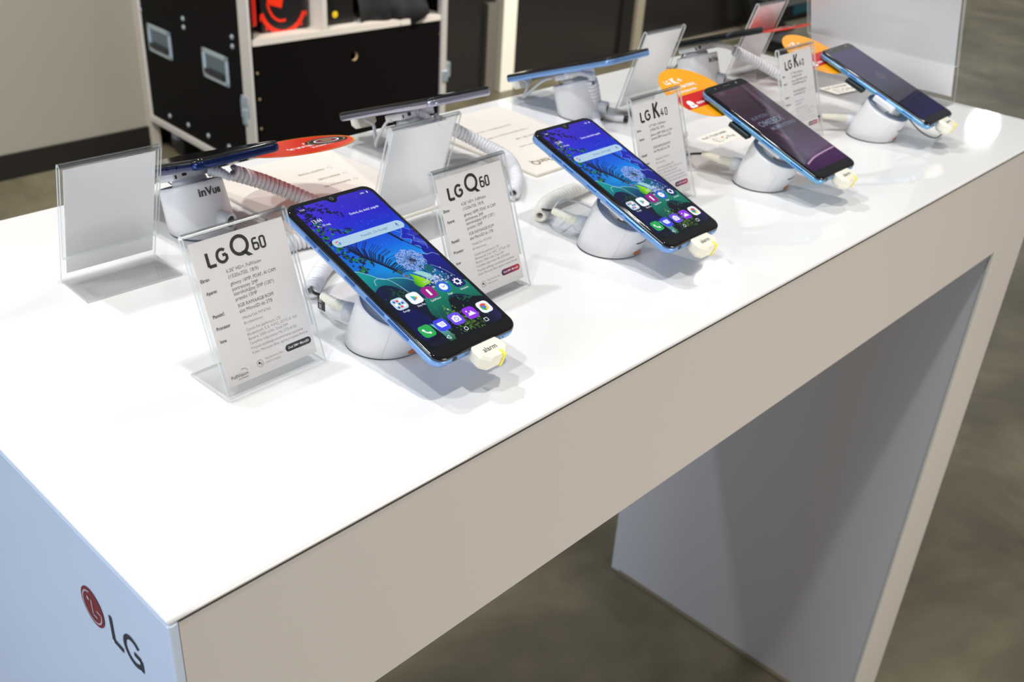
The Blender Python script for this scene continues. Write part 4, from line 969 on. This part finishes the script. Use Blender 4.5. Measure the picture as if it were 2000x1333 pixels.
def sticker(x, y, label, yaw):
    t = empty('pay_sticker', (x, y, TZ), Matrix.Rotation(yaw, 3, 'Z'), label, 'sticker', 'small pay stickers on the counter')
    box('sticker_card', (0, 0, 0), (0.062, 0.030, 0.0005), mat('sticker_cream', srgb(246, 242, 228), 0.5), t)
    f = Flat(); f.text('PŁAĆ TELEFONEM', 3, 20.5, 6.2, 0.93, 0.05); f.text('Pay', 36, 7.2, 9.5, 0.95, 0.0)
    f.build('sticker_lettering', DARKI, t, lambda x, y, z: (x * K, y * K, 0.0006))
    for nm, c, a0, a1 in (('red', (220, 70, 40), 50, 160), ('yellow', (235, 180, 30), 160, 215), ('green', (60, 160, 90), 215, 300), ('blue', (60, 110, 220), 300, 362)):
        f = Flat(); f.line(arcp(29.5, 10.6, 3.2, 3.2, a0, a1, 8), 1.5); f.build('pay_mark', mat('print_' + nm, srgb(*c), 0.5), t, lambda x, y, z: (x * K, y * K, 0.0006))
    f = Flat()
    for r in (2.0, 4.0, 6.0): f.line(arcp(8, 10, r, r, -50, 50, 8), 0.7)
    f.line([(8, 5), (20, 5), (20, 15), (14, 17), (10, 14)], 0.6); f.build('contactless_mark', GREYI, t, lambda x, y, z: (x * K, y * K, 0.0006))
    return t
s_a = sticker(0.7985, 0.2290, 'small cream pay sticker left of the purple screened phone', 0.02)
dup(s_a, 'small cream pay sticker at the foot of the large poster holder', (1.100, 0.246, TZ + 0.0022), Matrix.Rotation(-0.15, 3, 'Z'))

def round_card(label, dx=-0.029, dy=0.084, r=0.0405):
    t = empty('round_card', (0, 0, 0), None, label, 'round card', 'round cards behind the phones')
    z0 = -0.0105
    V, F = loft([[(dx + r * math.cos(a), dy + r * math.sin(a), z) for a in [2 * PI * i / 64 for i in range(64)]] for z in (z0 - 0.0006, z0)])
    pydata('card', V, F, ORY, t)
    mp = lambda x, y, z: (x * K, y * K, z0 + 0.0001 + z * K)
    f = Flat(); f.text('LG', -55, 103.5, 8.5, 0.85, 0.2); f.text('K', -43.5, 102.0, 13.0, 0.85, 0.5); f.text('40', -33.8, 103.5, 7.0, 0.85, 0.15)
    V, F = text_geo('Z MEGA BATERIĄ', 6.2, 1.0, 0.15); f.add((V, F), -60, 94.0, 0, 44 / max(v[0] for v in V), 1)
    V, F = text_geo('I DUŻYM EKRANEM', 4.6, 1.0, 0.1); f.add((V, F), -60, 87.4, 0, 38 / max(v[0] for v in V), 1)
    f.build('card_lettering', WHITEI, t, mp)
    f = Flat(); f.poly([(-58, 84.0), (-19, 84.0), (-3, 84.0), (-3, 63.5), (-66, 63.5), (-66, 84)]); lab = f.build('label', RED, t, lambda x, y, z: (x * K, y * K, z0 + 0.00015), 'red label across the card')
    f = Flat(); V, F = text_geo('nowy telefon', 6.4, 1.0, 0.15); f.add((V, F), -46, 67.5, 0, 42 / max(v[0] for v in V), 1); f.disc(-54, 71, 4.6); f.rr(-54, 66.5, 11, 4, 1.8)
    f.build('label_lettering', WHITEI, lab, lambda x, y, z: (x * K, y * K, z0 + 0.0002))
    return t
rc = round_card('orange round card with red label behind the purple screened phone')
rc2 = dup(rc, 'orange round card with red label behind the farthest front phone')
rc.matrix_world = p3.matrix_world.copy(); rc2.matrix_world = p4.matrix_world.copy()

def red_card(label, loc, rot):
    t = empty('round_card', loc, rot, label, 'round card', 'red round cards behind the rear phones')
    R1 = 0.046
    V, F = loft([[(R1 * math.cos(2 * PI * i / 64), R1 * math.sin(2 * PI * i / 64), z) for i in range(64)] for z in (-0.0006, 0.0)])
    pydata('card', V, F, REDO, t)
    f = Flat(); f.ring(0, 0, 0.046, 0.0012, n=64); f.build('card_rim', ORY, t, lambda x, y, z: (x, y, 0.00008))
    f = Flat(); f.text('ZAREZERWUJ', 0, 0.010, 0.011, 0.80, 0.0002, 'CENTER'); f.text('I ODBIERZ', 0, 0.024, 0.007, 0.8, 0.0001, 'CENTER'); f.text('TV', 0, -0.003, 0.009, 0.9, 0.0002, 'CENTER')
    f.build('card_lettering', WHITEI, t, lambda x, y, z: (0.010 - x, 0.006 - y, 0.0001))
    for k, (r, m) in enumerate(((0.0185, BLKM), (0.0165, GOLD), (0.0150, BLKM), (0.0110, WHITEI), (0.0095, MAROON), (0.0050, GOLD))):
        f = Flat(); f.disc(0.0240, -0.004, r, n=36); f.build('coin_ring', m, t, lambda x, y, z, k=k: (x, y, 0.00012 + k * 0.00006))
    return t
rcd = red_card('red orange round card with a dark coin print beside the dark blue rear phone', (0.3360, 0.3560, TZ + 0.0605), rx(-0.225, 0.0))
dup(rcd, 'red orange round card at the farthest rear phone', (1.0950, 0.3500, TZ + 0.066), rx(-0.30, 0.0))

# black clips under the left edges of the two K40 phones
for ph, lb in ((p3, 'black clip under the left edge of the purple screened phone'), (p4, 'black clip under the left edge of the farthest front phone')):
    bm = bmesh.new(); boxbm(bm, (-0.0385, 0.008, -0.0135), (-0.030, 0.032, -0.0085), 0.0006, 1)
    o = obj('clip', bm, mat('dark_green_plastic', srgb(12, 30, 28), 0.35)); o.matrix_world = ph.matrix_world.copy(); setp(o, lb, 'clip', 'black clips under the phones')

# ------------------------------------------------------------------ flight case
yaw = math.atan2(-0.048687, 0.998814)
fc = empty('flight_case', (1.5565, 2.3327, 0), Matrix.Rotation(yaw, 3, 'Z'), 'black flight case with aluminium edges and two recessed handles, open shelf on top', 'flight case')
CW, CD, Z0, Z1 = 0.775, 0.755, 0.12, 1.25
box('side_panel', (0.004, 0.01, Z0 + 0.01), (0.016, CD - 0.01, Z1), CASEB, fc)
box('side_panel', (CW - 0.016, 0.01, Z0 + 0.01), (CW - 0.004, CD - 0.01, Z1), CASEB, fc)
box('bottom_panel', (0.01, 0.01, Z0), (CW - 0.01, CD - 0.01, Z0 + 0.014), CASEB, fc)
box('rear_panel', (0.01, CD - 0.016, Z0 + 0.01), (CW - 0.01, CD - 0.004, Z1), CASEIN, fc)
# lower door with a finger hole
bm = bmesh.new(); pts = [(0.012, Z0 + 0.012), (CW - 0.012, Z0 + 0.012), (CW - 0.012, 0.547), (0.012, 0.547)]
hole = arcp(0.381, 0.470, 0.014, 0.014, 0, 345, 23)
ov = [bm.verts.new((x, 0.006, z)) for x, z in pts]; hv = [bm.verts.new((x, 0.006, z)) for x, z in hole]
es = [bm.edges.new((ov[i], ov[(i + 1) % 4])) for i in range(4)] + [bm.edges.new((hv[i], hv[(i + 1) % 24])) for i in range(24)]
bmesh.ops.triangle_fill(bm, use_beauty=True, edges=es)
r_ = bmesh.ops.extrude_face_region(bm, geom=bm.faces[:]); bmesh.ops.translate(bm, vec=(0, 0.010, 0), verts=[v for v in r_['geom'] if isinstance(v, bmesh.types.BMVert)])
dr = obj('door', bm, CASEB, fc)
V, F = loft([[(x, 0.0062, z) for x, z in arcp(0.381, 0.470, 0.0138, 0.0138, 0, 345, 23)], [(x, 0.0165, z) for x, z in arcp(0.381, 0.470, 0.0138, 0.0138, 0, 345, 23)]], False, False)
pydata('finger_hole', V, F, mat('bare_ply_edge', srgb(205, 175, 130), 0.6), dr)
for x, z in ((0.020, 0.465), (0.022, 0.384), (0.021, 0.290), (CW - 0.03, 0.50)):
    V, F = loft([circ((x, 0.0055, z), 0.004, (0, -1, 0), 12), circ((x, 0.0035, z), 0.003, (0, -1, 0), 12)]); pydata('screw', V, F, GOLD, dr)
box('shelf', (0.008, 0.002, 0.548), (CW - 0.008, CD - 0.02, 0.566), mat('shelf_edge_pale', srgb(216, 206, 194), 0.5), fc)
box('divider', (0.262, 0.004, 0.566), (0.279, CD - 0.02, Z1), mat('divider_pale', srgb(206, 198, 188), 0.5), fc)
for nm, a, b in (('edge_profile', (-0.004, -0.003, Z0), (0.003, 0.060, Z1)), ('edge_profile', (CW - 0.030, -0.003, Z0), (CW - 0.003, 0.022, Z1)), ('edge_profile', (-0.002, CD - 0.02, Z0), (0.02, CD + 0.002, Z1)),
                 ('edge_profile', (-0.003, 0.0, Z0 - 0.002), (0.018, CD, Z0 + 0.024)), ('edge_profile', (0.0, -0.003, Z0 - 0.002), (CW, 0.018, Z0 + 0.024)), ('edge_profile', (CW - 0.018, 0.0, Z0 - 0.002), (CW + 0.003, CD, Z0 + 0.024)), ('edge_profile', (0, 0, Z1 - 0.02), (CW, CD, Z1 + 0.004))):
    box(nm, a, b, ALU, fc, bev=0.003, seg=1)
for y0, y1 in ((0.147, 0.308), (0.524, 0.688)):
    h = bmesh.new(); zc0, zc1 = 0.388, 0.484
    fr = bmesh.new()
    for a, b in (((-0.004, y0, zc1 - 0.016), (0.004, y1, zc1)), ((-0.004, y0, zc0), (0.004, y1, zc0 + 0.014)), ((-0.004, y0, zc0), (0.004, y0 + 0.016, zc1)), ((-0.004, y1 - 0.016, zc0), (0.004, y1, zc1))): boxbm(fr, a, b, 0.002, 1)
    hf = obj('handle', fr, STEEL, fc); hf['label'] = 'zinc recessed handle plate'
    h.free()
    V, F = loft([[(0.0035, y0 + 0.012, zc0 + 0.012), (0.0035, y1 - 0.012, zc0 + 0.012), (0.0035, y1 - 0.012, zc1 - 0.012), (0.0035, y0 + 0.012, zc1 - 0.012)], [(-0.0005, y0 + 0.03, zc0 + 0.030), (-0.0005, y1 - 0.03, zc0 + 0.030), (-0.0005, y1 - 0.03, zc1 - 0.02), (-0.0005, y0 + 0.03, zc1 - 0.02)]], True, True)
    pydata('handle_dish', V, F, DISHM, hf)
    box('handle_grip', (-0.010, y0 + 0.02, zc0 + 0.018), (-0.004, y1 - 0.02, zc0 + 0.034), PLB, hf, bev=0.002)
for y, z in ((0.427, 0.548), (0.427, 0.520), (0.115, 0.554), (0.116, 0.525), (0.742, 0.540), (0.738, 0.516), (0.60, 0.176), (0.465, 0.180), (0.327, 0.180), (0.19, 0.182)):
    V, F = loft([circ((0.004, y, z), 0.0085, (-1, 0, 0), 14), circ((0.001, y, z), 0.0075, (-1, 0, 0), 14), circ((-0.001, y, z), 0.004, (-1, 0, 0), 14)]); pydata('rivet', V, F, STEEL, fc)
def latch(xs, ox):
    bm = bmesh.new()
    boxbm(bm, (ox - 0.004, 0.022, 0.315), (ox + 0.003, 0.078, 0.375), 0.006, 2); boxbm(bm, (ox - 0.007, 0.03, 0.352), (ox + 0.003, 0.07, 0.388), 0.004, 2); boxbm(bm, (ox - 0.010, 0.038, 0.295), (ox - 0.002, 0.064, 0.35), 0.006, 2)
    boxbm(bm, (ox - 0.012, 0.044, 0.330), (ox - 0.004, 0.058, 0.345), 0.003, 2)
    o = obj('latch', bm, STEEL, fc); o['label'] = 'zinc butterfly latch'
latch(0, -0.001); 
bm = bmesh.new(); boxbm(bm, (CW - 0.005, -0.006, 0.345), (CW + 0.014, 0.02, 0.400), 0.004, 2); boxbm(bm, (CW - 0.022, -0.008, 0.330), (CW + 0.002, 0.004, 0.372), 0.004, 2); obj('latch', bm, STEEL, fc)
for x in (0.07, CW - 0.07):
    for y in (0.08, CD - 0.08):
        V, F = loft([circ((x - 0.014, y, 0.05), 0.046, (1, 0, 0), 20), circ((x - 0.012, y, 0.05), 0.05, (1, 0, 0), 20), circ((x + 0.012, y, 0.05), 0.05, (1, 0, 0), 20), circ((x + 0.014, y, 0.05), 0.046, (1, 0, 0), 20)])
        c = pydata('caster_wheel', V, F, PLB, fc); box('caster_fork', (x - 0.022, y - 0.02, 0.06), (x + 0.022, y + 0.02, Z0 + 0.001), STEEL, c)
# boxes in the upper compartment
Mc = Matrix.Translation((1.5565, 2.3327, 0)) @ Matrix.Rotation(yaw, 4, 'Z')
t = empty('product_box', (0, 0, 0), None, 'black box with a spiked red emblem on the left shelf of the flight case', 'box'); t.matrix_world = Mc @ Matrix.Translation((0, 0, 0.5665))
box('carton', (0.078, 0.06, 0.0), (0.242, 0.40, 0.36), mat('black_gloss_card', (0.010, 0.009, 0.010), 0.3), t, bev=0.002)
f = Flat()
f.line(arcp(0.155, 0.140, 0.082, 0.095, 200, 335, 20), 0.014); f.line(arcp(0.150, 0.150, 0.050, 0.070, 190, 285, 12), 0.008)
for a in range(205, 340, 22):
    x, y = 0.155 + 0.086 * math.cos(math.radians(a)), 0.140 + 0.099 * math.sin(math.radians(a)); f.poly([(x - 0.006, y), (x + 0.006, y), (x + 0.006 * math.cos(math.radians(a)), y - 0.016)])
f.poly([(0.098, 0.135), (0.150, 0.118), (0.158, 0.150), (0.128, 0.172), (0.104, 0.165)]); f.poly([(0.110, 0.165), (0.135, 0.160), (0.150, 0.24), (0.112, 0.24)])
f.build('carton_emblem', mat('bright_red_print', srgb(232, 44, 14), 0.4), t, lambda x, y, z: (x, 0.0592, y - 0.048 + 0.0), 'red spiked curved emblem')
f = Flat(); f.rr(0.195, 0.142, 0.045, 0.05, 0.02); f.build('carton_patch', mat('grey_print', srgb(140, 140, 125), 0.4), t, lambda x, y, z: (x, 0.0590, y))
t2 = setp(box('folded_banner', (0.016, 0.03, 0.596), (0.047, 0.30, 1.10), mat('bright_red_cloth', srgb(236, 36, 10), 0.5), bev=0.009), 'upright bright red folded banner at the left of the flight case shelf', 'banner'); t2.matrix_world = Mc
t3 = empty('product_box', (0, 0, 0), None, 'black box with a yellow smiling dot on the middle shelf of the flight case', 'box'); t3.matrix_world = Mc @ Matrix.Translation((0, 0, 0.5665))
box('carton', (0.288, 0.05, 0.0), (0.412, 0.40, 0.30), mat('dark_gloss_card', srgb(24, 22, 22), 0.3), t3, bev=0.002)
f = Flat(); f.disc(0.340, 0.033, 0.0105); y_ = f.build('yellow_dot', YEL, t3, lambda x, y, z: (x, 0.0494, y)); f = Flat(); f.line(arcp(0.340, 0.034, 0.006, 0.004, 200, 340, 8), 0.0012); f.build('smile', BLACKI, y_, lambda x, y, z: (x, 0.0491, y))
# black cloth bundle sagging over the shelf edge
V = []; F = []; nx, nz = 26, 14
for j in range(nz):
    for i in range(nx):
        u = i / (nx - 1); v = j / (nz - 1); a = v * PI
        x = 0.43 + 0.29 * u; hh = 0.20 * (0.55 + 0.45 * math.sin(u * 2.6 + 0.4)); sag = 0.022 * math.sin(u * 9) * (1 - v)
        V.append((x, 0.03 + 0.16 * (1 - math.cos(a)) / 2 + 0.012 * math.sin(u * 14 + v * 5) - (0.035 if v < 0.1 and 0.45 < u < 0.9 else 0), 0.567 + hh * math.sin(a) + 0.01 * math.sin(u * 17 + v * 9) * math.sin(a) + (-0.012 + sag if v < 0.05 and 0.45 < u < 0.9 else 0)))
for j in range(nz - 1):
    for i in range(nx - 1): k = j * nx + i; F.append((k, k + 1, k + nx + 1, k + nx))
cb = pydata('cloth_bundle', V, F, mat('black_cloth', (0.006, 0.006, 0.006), 0.8, bump=(60, 0.4)), None, True); cb.matrix_world = Mc; sm = cb.modifiers.new('thick', 'SOLIDIFY'); sm.thickness = 0.003
setp(cb, 'black cloth bundle sagging over the right shelf edge of the flight case', 'cloth')

# ------------------------------------------------------------------ things at the right end of the dark wall
t = empty('folding_easel', (5.30, 2.80, 0), None, 'black slanted metal frame leaning at the right end of the dark wall', 'easel')
for i, (xa, xb) in enumerate(((-0.13, 0.04), (0.13, 0.30))):
    bm = bmesh.new(); P0 = Vector((xb, 0.0, 0.0)); P1 = Vector((xa - 0.17, 0.10, 0.62))
    d_ = (P1 - P0).normalized(); s_ = Vector((1, 0, 0)) - d_ * d_.x; s_.normalize(); n_ = d_.cross(s_); a = 0.030; b = 0.02
    rings = [[tuple(P + s_ * sx * a + n_ * sy * b) for sx, sy in ((-1, -1), (1, -1), (1, 1), (-1, 1))] for P in (P0, P1)]
    bm.free(); V, F = loft(rings); pydata('leg', V, F, BLKM, t)
box('foot_bar', (-0.02, -0.03, 0.0), (0.40, 0.03, 0.03), BLKM, t)
box('crossbar', (-0.30, 0.09, 0.58), (0.05, 0.12, 0.62), BLKM, t)
t = empty('equipment_case', (6.10, 2.98, 0), None, 'black case with a teal strip on the floor beyond the dark wall', 'case')
box('body', (-0.25, -0.05, 0.0), (0.55, 0.45, 0.10), BLKM, t, bev=0.01); box('strip', (-0.16, -0.056, 0.035), (0.45, -0.05, 0.085), TEALM, t)
box('lid', (-0.35, 0.5, 0.0), (0.75, 0.80, 0.16), BLKM, t, bev=0.01)
t = empty('storage_box', (5.06, 2.36, 0), None, 'low black box on the floor behind the far orange round card', 'box')
box('body', (0, 0, 0), (0.26, 0.26, 0.05), BLKM, t, bev=0.006); box('lid', (-0.006, -0.006, 0.05), (0.266, 0.266, 0.066), PLB, t, bev=0.004)

# ------------------------------------------------------------------ ring of LED spots mirrored in the counter
def led_ring(loc, label):
    t = empty('ceiling_spotlight', loc, None, label, 'spotlight', 'spotlights mirrored in the counter')
    d = (Vector((0.6, 0.0, TZ)) - Vector(loc)).normalized(); u = d.orthogonal().normalized(); v = d.cross(u)
    LED = mat('led_disc', (0.8, 0.8, 0.8), 0.3, emit=(1.0, 0.98, 0.94), es=26.0)
    V, F = loft([circ(-d * 0.06, 0.150, d, 32), circ(Vector((0, 0, 0)), 0.165, d, 32), circ(d * 0.01, 0.160, d, 32)]); pydata('housing', V, F, PLB, t)
    for k in range(8):
        c = (u * math.cos(2 * PI * k / 8) + v * math.sin(2 * PI * k / 8)) * 0.100 + d * 0.014
        V, F = loft([circ(c, 0.036, d, 18), circ(c + d * 0.003, 0.034, d, 18)]); pydata('led', V, F, LED, t)
    return t
led_ring((5.30, 2.77, TZ + 2.6), 'ring of eight white LED spots whose mirror image shows below the second phone')
led_ring((9.45, 2.70, TZ + 2.3), 'ring of eight white LED spots mirrored at the right edge of the counter')
